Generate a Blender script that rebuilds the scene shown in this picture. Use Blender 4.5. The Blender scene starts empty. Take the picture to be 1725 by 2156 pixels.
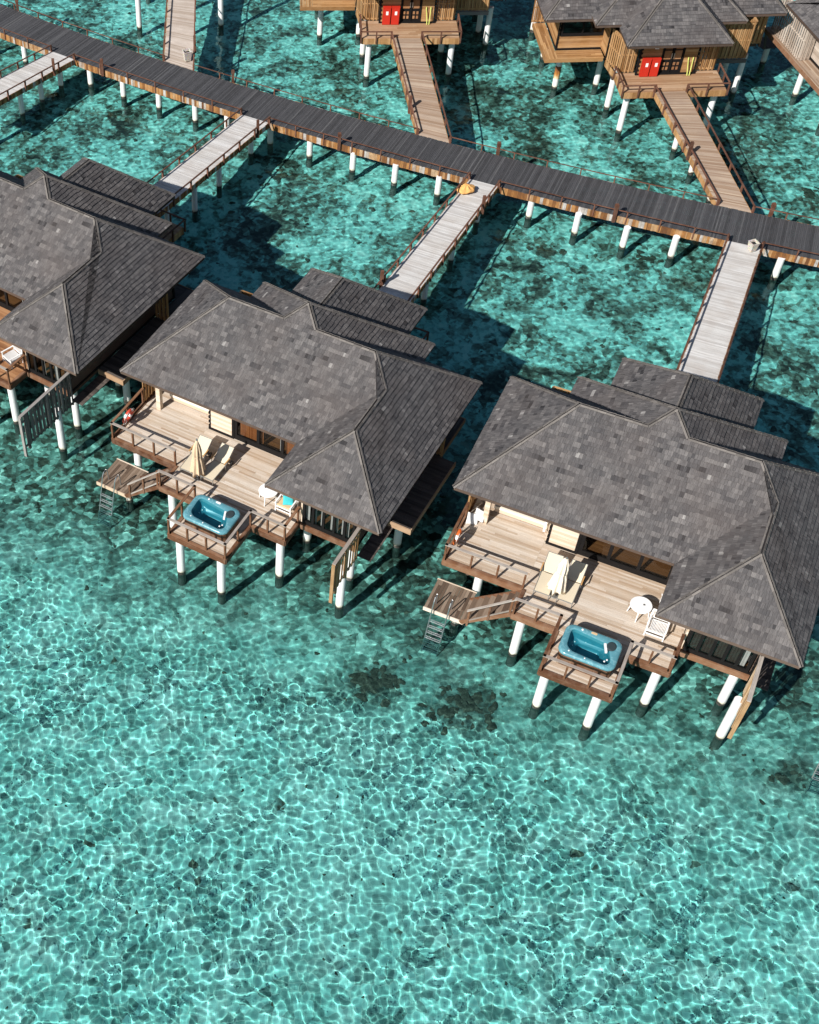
import bpy, math, random
import numpy as np
from mathutils import Vector, Matrix
from math import radians, sin, cos, pi, sqrt, atan2
random.seed(7)
SC = bpy.context.scene
COL = SC.collection
# ---------------------------------------------------------------- camera
CAM_H = 49.666; PITCH = 0.85479; ROLL = -0.04623
F_PX = 2737.8; W_PX = 1725.0; CX = 394.5
cam = bpy.data.cameras.new('camera'); camo = bpy.data.objects.new('camera', cam); COL.objects.link(camo)
cp, sp = cos(PITCH), sin(PITCH)
fwd = Vector((0, cp, -sp)); up0 = Vector((0, sp, cp)); rt0 = Vector((1, 0, 0))
rt = rt0*cos(ROLL)+up0*sin(ROLL); up = -rt0*sin(ROLL)+up0*cos(ROLL)
M = Matrix((rt, up, -fwd)).transposed().to_4x4(); M.translation = Vector((0, 0, CAM_H))
camo.matrix_world = M
cam.sensor_fit = 'HORIZONTAL'; cam.sensor_width = 36.0; cam.lens = F_PX/W_PX*36.0
cam.shift_x = (W_PX/2-CX)/W_PX; cam.shift_y = 0.0
cam.clip_start = 0.5; cam.clip_end = 6000
SC.camera = camo
# ---------------------------------------------------------------- world, sun
SUN_EL = radians(37.5); SUN_AZ = radians(40.5)      # shadows run towards +x +y at 40 degrees from +x
sdir = Vector((cos(SUN_EL)*cos(SUN_AZ), cos(SUN_EL)*sin(SUN_AZ), -sin(SUN_EL)))
wd = bpy.data.worlds.new('World'); SC.world = wd; wd.use_nodes = True
wn = wd.node_tree
sky = wn.nodes.new('ShaderNodeTexSky'); sky.sky_type = 'NISHITA'; sky.sun_disc = False
sky.sun_elevation = SUN_EL; sky.sun_rotation = atan2(-sdir.x, -sdir.y)
bg = wn.nodes['Background']; bg.inputs['Strength'].default_value = 0.05
wn.links.new(sky.outputs[0], bg.inputs['Color'])
sl = bpy.data.lights.new('sun', 'SUN'); sl.energy = 4.4; sl.angle = radians(0.5); sl.color = (1.0, 0.955, 0.9)
sl.cycles.is_caustics_light = True
so = bpy.data.objects.new('sun', sl); COL.objects.link(so); so.rotation_euler = sdir.to_track_quat('-Z', 'Y').to_euler()
so.location = (0, 0, 60)
SC.view_settings.view_transform = 'Standard'; SC.view_settings.look = 'None'
SC.view_settings.exposure = 0.66; SC.view_settings.gamma = 1.0
try: SC.view_settings.use_curve_mapping = False
except Exception: pass
# ---------------------------------------------------------------- object helpers
def tag(o, label=None, cat=None, group=None, kind=None):
    if label: o['label'] = label
    if cat: o['category'] = cat
    if group: o['group'] = group
    if kind: o['kind'] = kind
    return o
def empty(name, loc=(0, 0, 0), rz=0, label=None, cat=None, group=None, rot=None):
    o = bpy.data.objects.new(name, None); COL.objects.link(o); o.location = loc
    o.rotation_euler = rot if rot else (0, 0, rz)
    o.empty_display_size = .2
    return tag(o, label, cat, group)
def link(name, me, parent=None):
    o = bpy.data.objects.new(name, me); COL.objects.link(o)
    if parent: o.parent = parent
    return o
def copy_tree(o, parent=None):
    c = o.copy(); COL.objects.link(c)
    if parent: c.parent = parent
    for ch in list(o.children): copy_tree(ch, c)
    return c
V = Vector
class MB:
    def __init__(s): s.v = []; s.f = []; s.r = []; s.uv = []; s.m = []; s.sm = []
    def face(s, pts, uvs=None, r=None, m=0, sm=False):
        b = len(s.v); s.v += [tuple(p) for p in pts]; s.f.append(tuple(range(b, b+len(pts))))
        s.r.append(random.random() if r is None else r); s.m.append(m); s.sm.append(sm)
        s.uv += (uvs if uvs else [(p[0], p[1]) for p in pts])
    def box8(s, o, ax, ay, az, r=None, m=0):
        """box from corner o along vectors ax, ay, az, UVs in metres along the longest side"""
        o = V(o); ax = V(ax); ay = V(ay); az = V(az); L = [ax.length, ay.length, az.length]
        k = L.index(max(L)); oth = [i for i in range(3) if i != k]
        r = random.random() if r is None else r; ou = random.random()*40; ov = random.random()*40
        for q in (((0,0,0),(0,1,0),(1,1,0),(1,0,0)), ((0,0,1),(1,0,1),(1,1,1),(0,1,1)), ((0,0,0),(1,0,0),(1,0,1),(0,0,1)),
                  ((1,0,0),(1,1,0),(1,1,1),(1,0,1)), ((1,1,0),(0,1,0),(0,1,1),(1,1,1)), ((0,1,0),(0,0,0),(0,0,1),(0,1,1))):
            pts = [o+ax*a+ay*b+az*c for a, b, c in q]
            uv = [(ou+t[k]*L[k], ov+t[oth[0]]*L[oth[0]]+t[oth[1]]*L[oth[1]]) for t in q]
            s.face(pts, uv, r, m)
    def bx(s, x0, x1, y0, y1, z0, z1, r=None, m=0): s.box8((x0, y0, z0), (x1-x0, 0, 0), (0, y1-y0, 0), (0, 0, z1-z0), r, m)
    def beam(s, a, b, w, h, r=None, m=0, upv=(0, 0, 1)):
        """square beam from a to b; w across, h along upv; a and b are the centre line"""
        a = V(a); b = V(b); d = b-a; u = V(upv); sd = d.cross(u)
        if sd.length < 1e-6: sd = V((1, 0, 0))
        sd.normalize(); u = sd.cross(d).normalized()
        s.box8(a-sd*w/2-u*h/2, d, sd*w, u*h, r, m)
    def cyl(s, a, b, r0, r1=None, n=12, r=None, m=0, caps=True):
        r1 = r0 if r1 is None else r1; a = V(a); b = V(b); d = (b-a); L = d.length; d.normalize()
        x = d.orthogonal().normalized(); y = d.cross(x); r = random.random() if r is None else r
        A = [a+(x*cos(2*pi*i/n)+y*sin(2*pi*i/n))*r0 for i in range(n)]; B = [b+(x*cos(2*pi*i/n)+y*sin(2*pi*i/n))*r1 for i in range(n)]
        for i in range(n):
            j = (i+1) % n
            s.face([A[i], A[j], B[j], B[i]], [(0, i*.1), (0, i*.1+.1), (L, i*.1+.1), (L, i*.1)], r, m, True)
        if caps: s.face(A[::-1], None, r, m); s.face(B, None, r, m)
    def tube(s, pts, rad, n=8, r=None, m=0):
        r = random.random() if r is None else r
        for a, b in zip(pts[:-1], pts[1:]): s.cyl(a, b, rad, rad, n, r, m)
    def loft(s, loops, r=.5, m=0, cap0=False, cap1=False, sm=True):
        n = len(loops[0])
        for A, B in zip(loops[:-1], loops[1:]):
            for i in range(n):
                j = (i+1) % n; s.face([A[i], A[j], B[j], B[i]], None, r, m, sm)
        if cap0: s.face(loops[0][::-1], None, r, m)
        if cap1: s.face(loops[-1], None, r, m)
    def build(s, name, mats, parent=None, weld=False):
        me = bpy.data.meshes.new(name); me.from_pydata(s.v, [], s.f)
        uvl = me.uv_layers.new(name='UVMap'); uvl.data.foreach_set('uv', np.array(s.uv, dtype=np.float32).ravel())
        at = me.attributes.new('rnd', 'FLOAT', 'FACE'); at.data.foreach_set('value', np.array(s.r, dtype=np.float32))
        mats = mats if isinstance(mats, (list, tuple)) else [mats]
        for m in mats: me.materials.append(m)
        me.polygons.foreach_set('material_index', np.array(s.m, dtype=np.int32))
        me.polygons.foreach_set('use_smooth', np.array(s.sm, dtype=bool))
        me.update()
        if weld:
            import bmesh
            bm = bmesh.new(); bm.from_mesh(me); bmesh.ops.remove_doubles(bm, verts=bm.verts, dist=1e-4); bm.to_mesh(me); bm.free()
        return link(name, me, parent) if name else me
# ---------------------------------------------------------------- materials
def newmat(name):
    m = bpy.data.materials.new(name); m.use_nodes = True; nt = m.node_tree
    return m, nt, nt.nodes['Principled BSDF']
def N(nt, t, **kw):
    n = nt.nodes.new(t)
    for k, v in kw.items():
        if k in n.inputs: n.inputs[k].default_value = v
        else: setattr(n, k, v)
    return n
def ramp(nt, fac, stops, interp='LINEAR'):
    r = nt.nodes.new('ShaderNodeValToRGB'); r.color_ramp.interpolation = interp
    e = r.color_ramp.elements
    while len(e) < len(stops): e.new(.5)
    for i, (p, c) in enumerate(stops): e[i].position = p; e[i].color = (*c, 1)
    if fac is not None: nt.links.new(fac, r.inputs[0])
    return r
def math_(nt, op, a, b=None, c=None, clamp=False):
    n = nt.nodes.new('ShaderNodeMath'); n.operation = op; n.use_clamp = clamp
    for i, x in enumerate((a, b, c)):
        if x is None: continue
        if isinstance(x, (int, float)): n.inputs[i].default_value = x
        else: nt.links.new(x, n.inputs[i])
    return n.outputs[0]
def mix(nt, f, a, b, mode='MIX'):
    n = nt.nodes.new('ShaderNodeMix'); n.data_type = 'RGBA'; n.blend_type = mode
    for i, x in ((0, f), (6, a), (7, b)):
        if isinstance(x, (int, float)): n.inputs[i].default_value = x
        elif isinstance(x, tuple): n.inputs[i].default_value = (*x, 1)
        else: nt.links.new(x, n.inputs[i])
    return n.outputs[2]
def board_mat(name, stops, grain=.35, gs=(3., 55.), rough=.75, dirt=None, dirt_amt=.4, dirt_scale=.9, bump=.25):
    """weathered boards: tone per board from the 'rnd' attribute, long grain from UV metres, blotchy wear"""
    m, nt, p = newmat(name)
    at = N(nt, 'ShaderNodeAttribute', attribute_name='rnd')
    base = ramp(nt, at.outputs['Fac'], stops).outputs[0]
    uv = N(nt, 'ShaderNodeUVMap', uv_map='UVMap')
    mp = N(nt, 'ShaderNodeMapping'); mp.inputs['Scale'].default_value = (gs[0], gs[1], 1); nt.links.new(uv.outputs[0], mp.inputs[0])
    no = N(nt, 'ShaderNodeTexNoise', Scale=1.0, Detail=4.0, Roughness=.65); nt.links.new(mp.outputs[0], no.inputs['Vector'])
    g = ramp(nt, no.outputs['Fac'], [(.25, (1-grain,)*3), (.75, (1+grain*.6,)*3)]).outputs[0]
    c = mix(nt, 1.0, base, g, 'MULTIPLY')
    if dirt:
        tc = N(nt, 'ShaderNodeTexCoord'); n2 = N(nt, 'ShaderNodeTexNoise', Scale=dirt_scale, Detail=5.0, Roughness=.6); nt.links.new(tc.outputs['Object'], n2.inputs['Vector'])
        f = ramp(nt, n2.outputs['Fac'], [(.42, (0, 0, 0)), (.72, (dirt_amt,)*3)]).outputs[0]
        c = mix(nt, f, c, dirt)
    nt.links.new(c, p.inputs['Base Color']); p.inputs['Roughness'].default_value = rough
    p.inputs['Specular IOR Level'].default_value = .25
    b = N(nt, 'ShaderNodeBump', Strength=bump, Distance=.01); nt.links.new(no.outputs['Fac'], b.inputs['Height']); nt.links.new(b.outputs[0], p.inputs['Normal'])
    return m
def plain(name, col, rough=.5, metal=0., spec=.5, noise=0., nscale=8., bump=0.):
    m, nt, p = newmat(name); p.inputs['Roughness'].default_value = rough; p.inputs['Metallic'].default_value = metal
    p.inputs['Specular IOR Level'].default_value = spec; p.inputs['Base Color'].default_value = (*col, 1)
    if noise or bump:
        tc = N(nt, 'ShaderNodeTexCoord'); n2 = N(nt, 'ShaderNodeTexNoise', Scale=nscale, Detail=5.0, Roughness=.6); nt.links.new(tc.outputs['Object'], n2.inputs['Vector'])
        g = ramp(nt, n2.outputs['Fac'], [(.3, tuple(x*(1-noise) for x in col)), (.7, tuple(min(1, x*(1+noise*.5)) for x in col))])
        nt.links.new(g.outputs[0], p.inputs['Base Color'])
        if bump:
            b = N(nt, 'ShaderNodeBump', Strength=bump, Distance=.02); nt.links.new(n2.outputs['Fac'], b.inputs['Height']); nt.links.new(b.outputs[0], p.inputs['Normal'])
    return m
MT = {}
MT['shingle'] = board_mat('weathered_shingle', [(0, (.028, .027, .029)), (.12, (.058, .056, .059)), (.5, (.098, .093, .094)), (.85, (.155, .146, .144)), (.97, (.18, .17, .166)), (1, (.29, .28, .27))],
                          grain=.62, gs=(2.2, 34.), rough=.8, dirt=(.10, .08, .072), dirt_amt=.4, dirt_scale=.35, bump=.5)
MT['cap'] = board_mat('ridge_cap_wood', [(0, (.10, .09, .083)), (1, (.19, .172, .158))], grain=.35, gs=(2., 30.), dirt=(.12, .11, .10), dirt_amt=.4)
MT['deck'] = board_mat('bleached_deck', [(0, (.38, .28, .20)), (.3, (.50, .41, .32)), (.7, (.57, .49, .41)), (1, (.62, .55, .47))], grain=.3, gs=(1.6, 60.), dirt=(.46, .31, .19), dirt_amt=.45, dirt_scale=.45)
MT['deck_brown'] = board_mat('oiled_deck', [(0, (.20, .085, .035)), (.5, (.30, .14, .06)), (1, (.40, .21, .10))], grain=.35, gs=(1.2, 40.), dirt=(.42, .25, .14), dirt_amt=.4)
MT['deck_honey'] = board_mat('honey_deck', [(0, (.28, .16, .085)), (.5, (.38, .24, .14)), (1, (.47, .33, .22))], grain=.3, gs=(1.2, 40.), dirt=(.27, .15, .08), dirt_amt=.5)
MT['deck_old'] = board_mat('old_brown_deck', [(0, (.09, .06, .042)), (.5, (.17, .12, .085)), (1, (.27, .205, .155))], grain=.35, gs=(1.2, 30.))
MT['deck_grey'] = board_mat('silvered_deck', [(0, (.46, .44, .42)), (.35, (.55, .535, .515)), (.8, (.61, .60, .58)), (1, (.66, .65, .635))], grain=.3, gs=(1.2, 30.), dirt=(.36, .30, .25), dirt_amt=.4, dirt_scale=.8)
MT['walk_pale'] = board_mat('greyish_walk', [(0, (.33, .27, .22)), (1, (.50, .44, .39))], grain=.3, gs=(1.2, 30.), dirt=(.28, .22, .18), dirt_amt=.4)
MT['ledge_dark'] = board_mat('dark_ledge_boards', [(0, (.05, .042, .038)), (1, (.13, .108, .095))], grain=.35, gs=(1.2, 30.))  # darker, less brown boards for the front-row ledges
MT['walk_brown'] = board_mat('sun_dried_walk', [(0, (.24, .16, .105)), (.4, (.31, .22, .155)), (.8, (.36, .28, .215)), (1, (.43, .34, .255))], grain=.3, gs=(1.2, 30.), dirt=(.24, .17, .13), dirt_amt=.5, dirt_scale=.5)
MT['charcoal'] = board_mat('charcoal_planks', [(0, (.046, .046, .048)), (.5, (.064, .064, .068)), (.92, (.084, .084, .088)), (1, (.12, .12, .122))], grain=.45, gs=(1.5, 30.), rough=.6, dirt=(.08, .078, .082), dirt_amt=.2, dirt_scale=1.6)
MT['fascia'] = board_mat('orange_fascia', [(0, (.12, .05, .02)), (.25, (.26, .115, .035)), (.6, (.40, .20, .07)), (.82, (.45, .30, .17)), (.9, (.42, .40, .37)), (1, (.50, .49, .47))], grain=.5, gs=(3., 18.), dirt=(.13, .06, .03), dirt_amt=.6, dirt_scale=2.5)
MT['redwood'] = board_mat('redwood_rail', [(0, (.085, .034, .016)), (.6, (.145, .062, .029)), (1, (.22, .11, .058))], grain=.4, gs=(2., 30.), dirt=(.36, .25, .18), dirt_amt=.4, dirt_scale=2.0)
MT['darkrail'] = board_mat('dark_rail', [(0, (.07, .028, .016)), (1, (.15, .065, .04))], grain=.35, gs=(2., 30.), dirt=(.25, .17, .13), dirt_amt=.3, dirt_scale=3.)
MT['greyrail'] = board_mat('silver_handrail', [(0, (.27, .235, .205)), (1, (.42, .38, .34))], grain=.4, gs=(2., 30.), dirt=(.2, .13, .1), dirt_amt=.35, dirt_scale=2.)
MT['greyslat'] = board_mat('grey_slats', [(0, (.10, .09, .085)), (.5, (.19, .175, .165)), (1, (.33, .31, .29))], grain=.4, gs=(2., 30.))
MT['paleslat'] = board_mat('weathered_cladding', [(0, (.28, .22, .17)), (.5, (.42, .35, .29)), (1, (.56, .49, .42))], grain=.35, gs=(2., 30.))
MT['tanslat'] = board_mat('tan_cladding', [(0, (.36, .22, .11)), (.5, (.50, .34, .20)), (1, (.60, .46, .31))], grain=.4, gs=(2., 24.), dirt=(.25, .13, .06), dirt_amt=.5, dirt_scale=2.)
MT['honey'] = board_mat('honey_cladding', [(0, (.22, .105, .035)), (.5, (.37, .20, .08)), (1, (.48, .29, .135))], grain=.35, gs=(2., 30.), dirt=(.42, .27, .15), dirt_amt=.35, dirt_scale=1.2)
MT['darkclad'] = board_mat('dark_cladding', [(0, (.06, .04, .03)), (1, (.13, .09, .07))], grain=.4, gs=(2., 30.))
MT['palewood'] = board_mat('pale_wall_boards', [(0, (.55, .42, .30)), (.5, (.64, .52, .40)), (1, (.72, .62, .51))], grain=.22, gs=(1.5, 30.))
MT['parquet'] = board_mat('interior_floor', [(0, (.17, .075, .028)), (1, (.27, .13, .05))], grain=.3, gs=(1.5, 40.), rough=.35)
MT['curtain_o'] = board_mat('amber_curtain', [(0, (.35, .12, .04)), (1, (.55, .23, .08))], grain=.3, gs=(1., 18.))
MT['black'] = plain('black_frame', (.010, .009, .009), .7, spec=.15, noise=.3)
MT['room'] = plain('room_wall_and_dark_backing', (.06, .045, .035), .9)
MT['curtain'] = plain('white_curtain', (.72, .71, .68), .9, noise=.12, nscale=5)
MT['white'] = plain('white_paint', (.80, .80, .79), .45, noise=.05)
MT['steel'] = plain('polished_steel', (.5, .51, .52), .35, .9)
MT['alu'] = plain('brushed_frame', (.36, .36, .35), .4, .7)
MT['sling'] = plain('sand_sling', (.62, .54, .40), .85, noise=.08, nscale=40, bump=.1)
MT['cushion'] = plain('cream_cushion', (.78, .70, .58), .9, noise=.06)
MT['tan'] = plain('tan_cushion', (.60, .42, .24), .9, noise=.1)
MT['canvas'] = plain('beige_canvas', (.62, .47, .32), .9, noise=.1, nscale=6)
MT['canvas2'] = plain('cream_canvas', (.80, .71, .57), .9, noise=.1, nscale=6)
MT['teak'] = board_mat('teak', [(0, (.35, .17, .05)), (1, (.52, .29, .11))], grain=.3, gs=(3., 40.), rough=.5)
MT['rubber'] = plain('black_rubber', (.02, .02, .02), .6)
MT['turq'] = plain('turquoise_cloth', (.05, .50, .53), .85, noise=.12)
MT['ring_o'] = plain('lifebuoy_orange', (.62, .13, .025), .5, noise=.1)
MT['ring_r'] = plain('lifebuoy_red', (.58, .07, .04), .5, noise=.1)
MT['red'] = plain('red_cabinet_paint', (.48, .024, .012), .4, noise=.06)
MT['yellow'] = plain('lime_rod', (.55, .60, .16), .5)
MT['bag'] = plain('orange_cloth', (.72, .38, .12), .85, noise=.25, nscale=6, bump=.6)
MT['headrest'] = plain('dark_headrest', (.03, .045, .05), .5)
MT['rope'] = plain('white_rope', (.7, .69, .65), .8)
# lifted stone planter with a pebble mosaic
def mosaic():
    m, nt, p = newmat('pebble_mosaic'); tc = N(nt, 'ShaderNodeTexCoord'); v = N(nt, 'ShaderNodeTexVoronoi', Scale=14.0); nt.links.new(tc.outputs['Object'], v.inputs['Vector'])
    v2 = N(nt, 'ShaderNodeTexVoronoi', Scale=14.0, feature='DISTANCE_TO_EDGE'); nt.links.new(tc.outputs['Object'], v2.inputs['Vector'])
    c = ramp(nt, v2.outputs['Distance'], [(.0, (.16, .14, .12)), (.12, (.62, .57, .5))]).outputs[0]
    nt.links.new(mix(nt, .35, c, v.outputs['Color'], 'SOFT_LIGHT'), p.inputs['Base Color']); p.inputs['Roughness'].default_value = .7
    return m
MT['mosaic'] = mosaic()
def shell():
    m, nt, p = newmat('marbled_acrylic'); tc = N(nt, 'ShaderNodeTexCoord')
    n1 = N(nt, 'ShaderNodeTexNoise', Scale=2.2, Detail=6.0, Roughness=.6, Distortion=1.6); nt.links.new(tc.outputs['Object'], n1.inputs['Vector'])
    c = ramp(nt, n1.outputs['Fac'], [(.38, (.085, .24, .29)), (.52, (.10, .27, .32)), (.57, (.17, .36, .41)), (.61, (.10, .28, .33)), (.75, (.085, .23, .28))]).outputs[0]
    nt.links.new(c, p.inputs['Base Color']); p.inputs['Roughness'].default_value = .22
    return m
MT['shell'] = shell()
MT['basin'] = plain('basin_acrylic', (.035, .20, .25), .3, noise=.2, nscale=3)
def clear(name, tint, glossy_r=.02, base=.06):
    m = bpy.data.materials.new(name); m.use_nodes = True; nt = m.node_tree; nt.nodes.clear()
    o = nt.nodes.new('ShaderNodeOutputMaterial'); t = nt.nodes.new('ShaderNodeBsdfTransparent'); t.inputs[0].default_value = (*tint, 1)
    g = nt.nodes.new('ShaderNodeBsdfGlossy'); g.inputs['Roughness'].default_value = glossy_r
    lw = nt.nodes.new('ShaderNodeLayerWeight'); lw.inputs[0].default_value = .5; pw = nt.nodes.new('ShaderNodeMath'); pw.operation = 'POWER'; pw.inputs[1].default_value = 5.; nt.links.new(lw.outputs['Facing'], pw.inputs[0]); fr = nt.nodes.new('ShaderNodeMath'); fr.operation = 'MULTIPLY_ADD'; fr.inputs[1].default_value = .9; fr.inputs[2].default_value = .035; nt.links.new(pw.outputs[0], fr.inputs[0])
    if name == 'tub_water':
        tc = N(nt, 'ShaderNodeTexCoord'); n2 = N(nt, 'ShaderNodeTexNoise', Scale=7.0, Detail=2.0); nt.links.new(tc.outputs['Object'], n2.inputs['Vector'])
        b = N(nt, 'ShaderNodeBump', Strength=.25, Distance=.03); nt.links.new(n2.outputs['Fac'], b.inputs['Height'])
        nt.links.new(b.outputs[0], g.inputs['Normal']); nt.links.new(b.outputs[0], lw.inputs['Normal'])
    x = nt.nodes.new('ShaderNodeMixShader'); nt.links.new(fr.outputs[0], x.inputs[0]); nt.links.new(t.outputs[0], x.inputs[1]); nt.links.new(g.outputs[0], x.inputs[2])
    nt.links.new(x.outputs[0], o.inputs[0]); return m
MT['glass'] = clear('window_glass', (.6, .62, .62))
MT['tubwater'] = clear('tub_water', (.62, .86, .9), .03)
def pillar_mat():
    m, nt, p = newmat('painted_pile'); geo = N(nt, 'ShaderNodeNewGeometry'); sx = N(nt, 'ShaderNodeSeparateXYZ'); nt.links.new(geo.outputs['Position'], sx.inputs[0])
    nz = N(nt, 'ShaderNodeTexNoise', Scale=3.0, Detail=4.0); nt.links.new(geo.outputs['Position'], nz.inputs['Vector'])
    z = math_(nt, 'ADD', sx.outputs['Z'], math_(nt, 'MULTIPLY', math_(nt, 'SUBTRACT', nz.outputs['Fac'], .5), .34))
    c = ramp(nt, math_(nt, 'MULTIPLY', z, .5), [(.0, (.06, .052, .045)), (.03, (.03, .027, .023)), (.075, (.035, .032, .026)), (.085, (.30, .28, .22)), (.11, (.62, .58, .47)), (.16, (.74, .73, .71)), (1, (.76, .76, .76))]).outputs[0]
    n2 = N(nt, 'ShaderNodeTexNoise', Scale=1.4, Detail=5.0, Roughness=.7); nt.links.new(geo.outputs['Position'], n2.inputs['Vector'])
    c = mix(nt, ramp(nt, n2.outputs['Fac'], [(.55, (0, 0, 0)), (.75, (.35,)*3)]).outputs[0], c, (.5, .48, .45))
    nt.links.new(c, p.inputs['Base Color']); p.inputs['Roughness'].default_value = .6
    return m
MT['pile'] = pillar_mat()
def rust_mat():
    m, nt, p = newmat('rust_band'); geo = N(nt, 'ShaderNodeNewGeometry'); sx = N(nt, 'ShaderNodeSeparateXYZ'); nt.links.new(geo.outputs['Position'], sx.inputs[0])
    mp = N(nt, 'ShaderNodeMapping'); mp.inputs['Scale'].default_value = (7, 7, .8); nt.links.new(geo.outputs['Position'], mp.inputs[0])
    nz = N(nt, 'ShaderNodeTexNoise', Scale=1.0, Detail=4.0); nt.links.new(mp.outputs[0], nz.inputs['Vector'])
    t = math_(nt, 'ADD', math_(nt, 'MULTIPLY', sx.outputs['Z'], .62), math_(nt, 'SUBTRACT', nz.outputs['Fac'], .62))
    nt.links.new(ramp(nt, t, [(0.05, (.72, .68, .58)), (.3, (.68, .52, .3)), (.5, (.42, .17, .03)), (.75, (.16, .05, .015))]).outputs[0], p.inputs['Base Color']); p.inputs['Roughness'].default_value = .7
    return m
MT['rust'] = rust_mat()
# ---------------------------------------------------------------- noise on arrays
def perlin(x, y, seed=0):
    rs = np.random.RandomState(seed); g = rs.rand(256, 256)*2*np.pi
    xi = np.floor(x).astype(int); yi = np.floor(y).astype(int); xf = x-xi; yf = y-yi
    u = xf*xf*xf*(xf*(xf*6-15)+10); v = yf*yf*yf*(yf*(yf*6-15)+10)
    def gr(ix, iy, dx, dy):
        a = g[ix % 256, iy % 256]; return np.cos(a)*dx+np.sin(a)*dy
    n00 = gr(xi, yi, xf, yf); n10 = gr(xi+1, yi, xf-1, yf); n01 = gr(xi, yi+1, xf, yf-1); n11 = gr(xi+1, yi+1, xf-1, yf-1)
    return (n00*(1-u)+n10*u)*(1-v)+(n01*(1-u)+n11*u)*v
def grid_mesh(name, xs, ys, zf, mat):
    X, Y = np.meshgrid(xs, ys); Z = zf(X, Y); nx, ny = len(xs), len(ys)
    co = np.stack([X, Y, Z], -1).reshape(-1, 3).astype(np.float32)
    i = np.arange(nx-1); j = np.arange(ny-1); I, J = np.meshgrid(i, j); b = (J*nx+I).ravel()
    fs = np.stack([b, b+1, b+nx+1, b+nx], -1).astype(np.int32)
    me = bpy.data.meshes.new(name); me.vertices.add(len(co)); me.vertices.foreach_set('co', co.ravel())
    me.loops.add(fs.size); me.loops.foreach_set('vertex_index', fs.ravel())
    me.polygons.add(len(fs)); me.polygons.foreach_set('loop_start', np.arange(0, fs.size, 4, dtype=np.int32)); me.polygons.foreach_set('loop_total', np.full(len(fs), 4, dtype=np.int32))
    me.update(calc_edges=True); me.polygons.foreach_set('use_smooth', np.ones(len(fs), dtype=bool)); me.materials.append(mat)
    return link(name, me)
def outer(a, far=(4, 12, 40, 140, 500, 1800)):
    return np.concatenate([a[0]-np.array(far[::-1]), a, a[-1]+np.array(far)])
def smooth(x, a, b):
    t = np.clip((x-a)/(b-a), 0, 1); return t*t*(3-2*t)
def sandness(X, Y):      # 1 on the open sand flat in front of the villas, 0 over rubble behind it
    s = Y+.435*X-37+2.2*perlin(X*.22, Y*.22, 3)+1.2*perlin(X*.6, Y*.6, 4)
    return 1-smooth(s, -3.0, 1.5)
# ---------------------------------------------------------------- water
def waves(X, Y):
    s = sandness(X, Y)
    fade = smooth(X, -26, -19)*(1-smooth(X, 52, 58))*smooth(Y, 11, 14)*(1-smooth(Y, 101, 106))
    wx = X+.18*perlin(X*.5, Y*.5, 31); wy = Y+.18*perlin(X*.5+7, Y*.5, 32); am = 1+1.1*perlin(X*.16, Y*.16, 33)+.5*perlin(X*.5, Y*.5, 34)
    am = np.clip(am, .85, 1.12); n = am*(.0172*perlin(wx*2.6, wy*2.6, 11)+0.0074*perlin(wx*4.7+9, wy*4.7, 12))+.014*perlin(X*.8, Y*.8, 13)+.0012*perlin(X*8.+3, Y*8., 17)
    r = .010*perlin(X*1.5+Y*.5, Y*3.0-X*.6, 14)+.0045*perlin(X*3.2, Y*5.0, 15)+.03*perlin(X*.6, Y*.8, 16)
    return fade*(n*(.35+.65*s)+r*(1-s)*1.1)
def water_mat():
    m = bpy.data.materials.new('lagoon_water'); m.use_nodes = True; nt = m.node_tree; nt.nodes.clear()
    o = nt.nodes.new('ShaderNodeOutputMaterial'); g = nt.nodes.new('ShaderNodeBsdfGlass'); g.inputs['IOR'].default_value = 1.33; g.inputs['Roughness'].default_value = 0
    g.inputs['Color'].default_value = (.61, .97, .955, 1)
    nt.links.new(g.outputs[0], o.inputs[0]); return m
xs = outer(np.arange(-19, 52, .068)); ys = outer(np.concatenate([np.arange(14, 46, .058), np.arange(46, 101, .09)]))
water = grid_mesh('water', xs, ys, waves, water_mat()); tag(water, kind='structure')
water.cycles.is_caustics_caster = True
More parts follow.
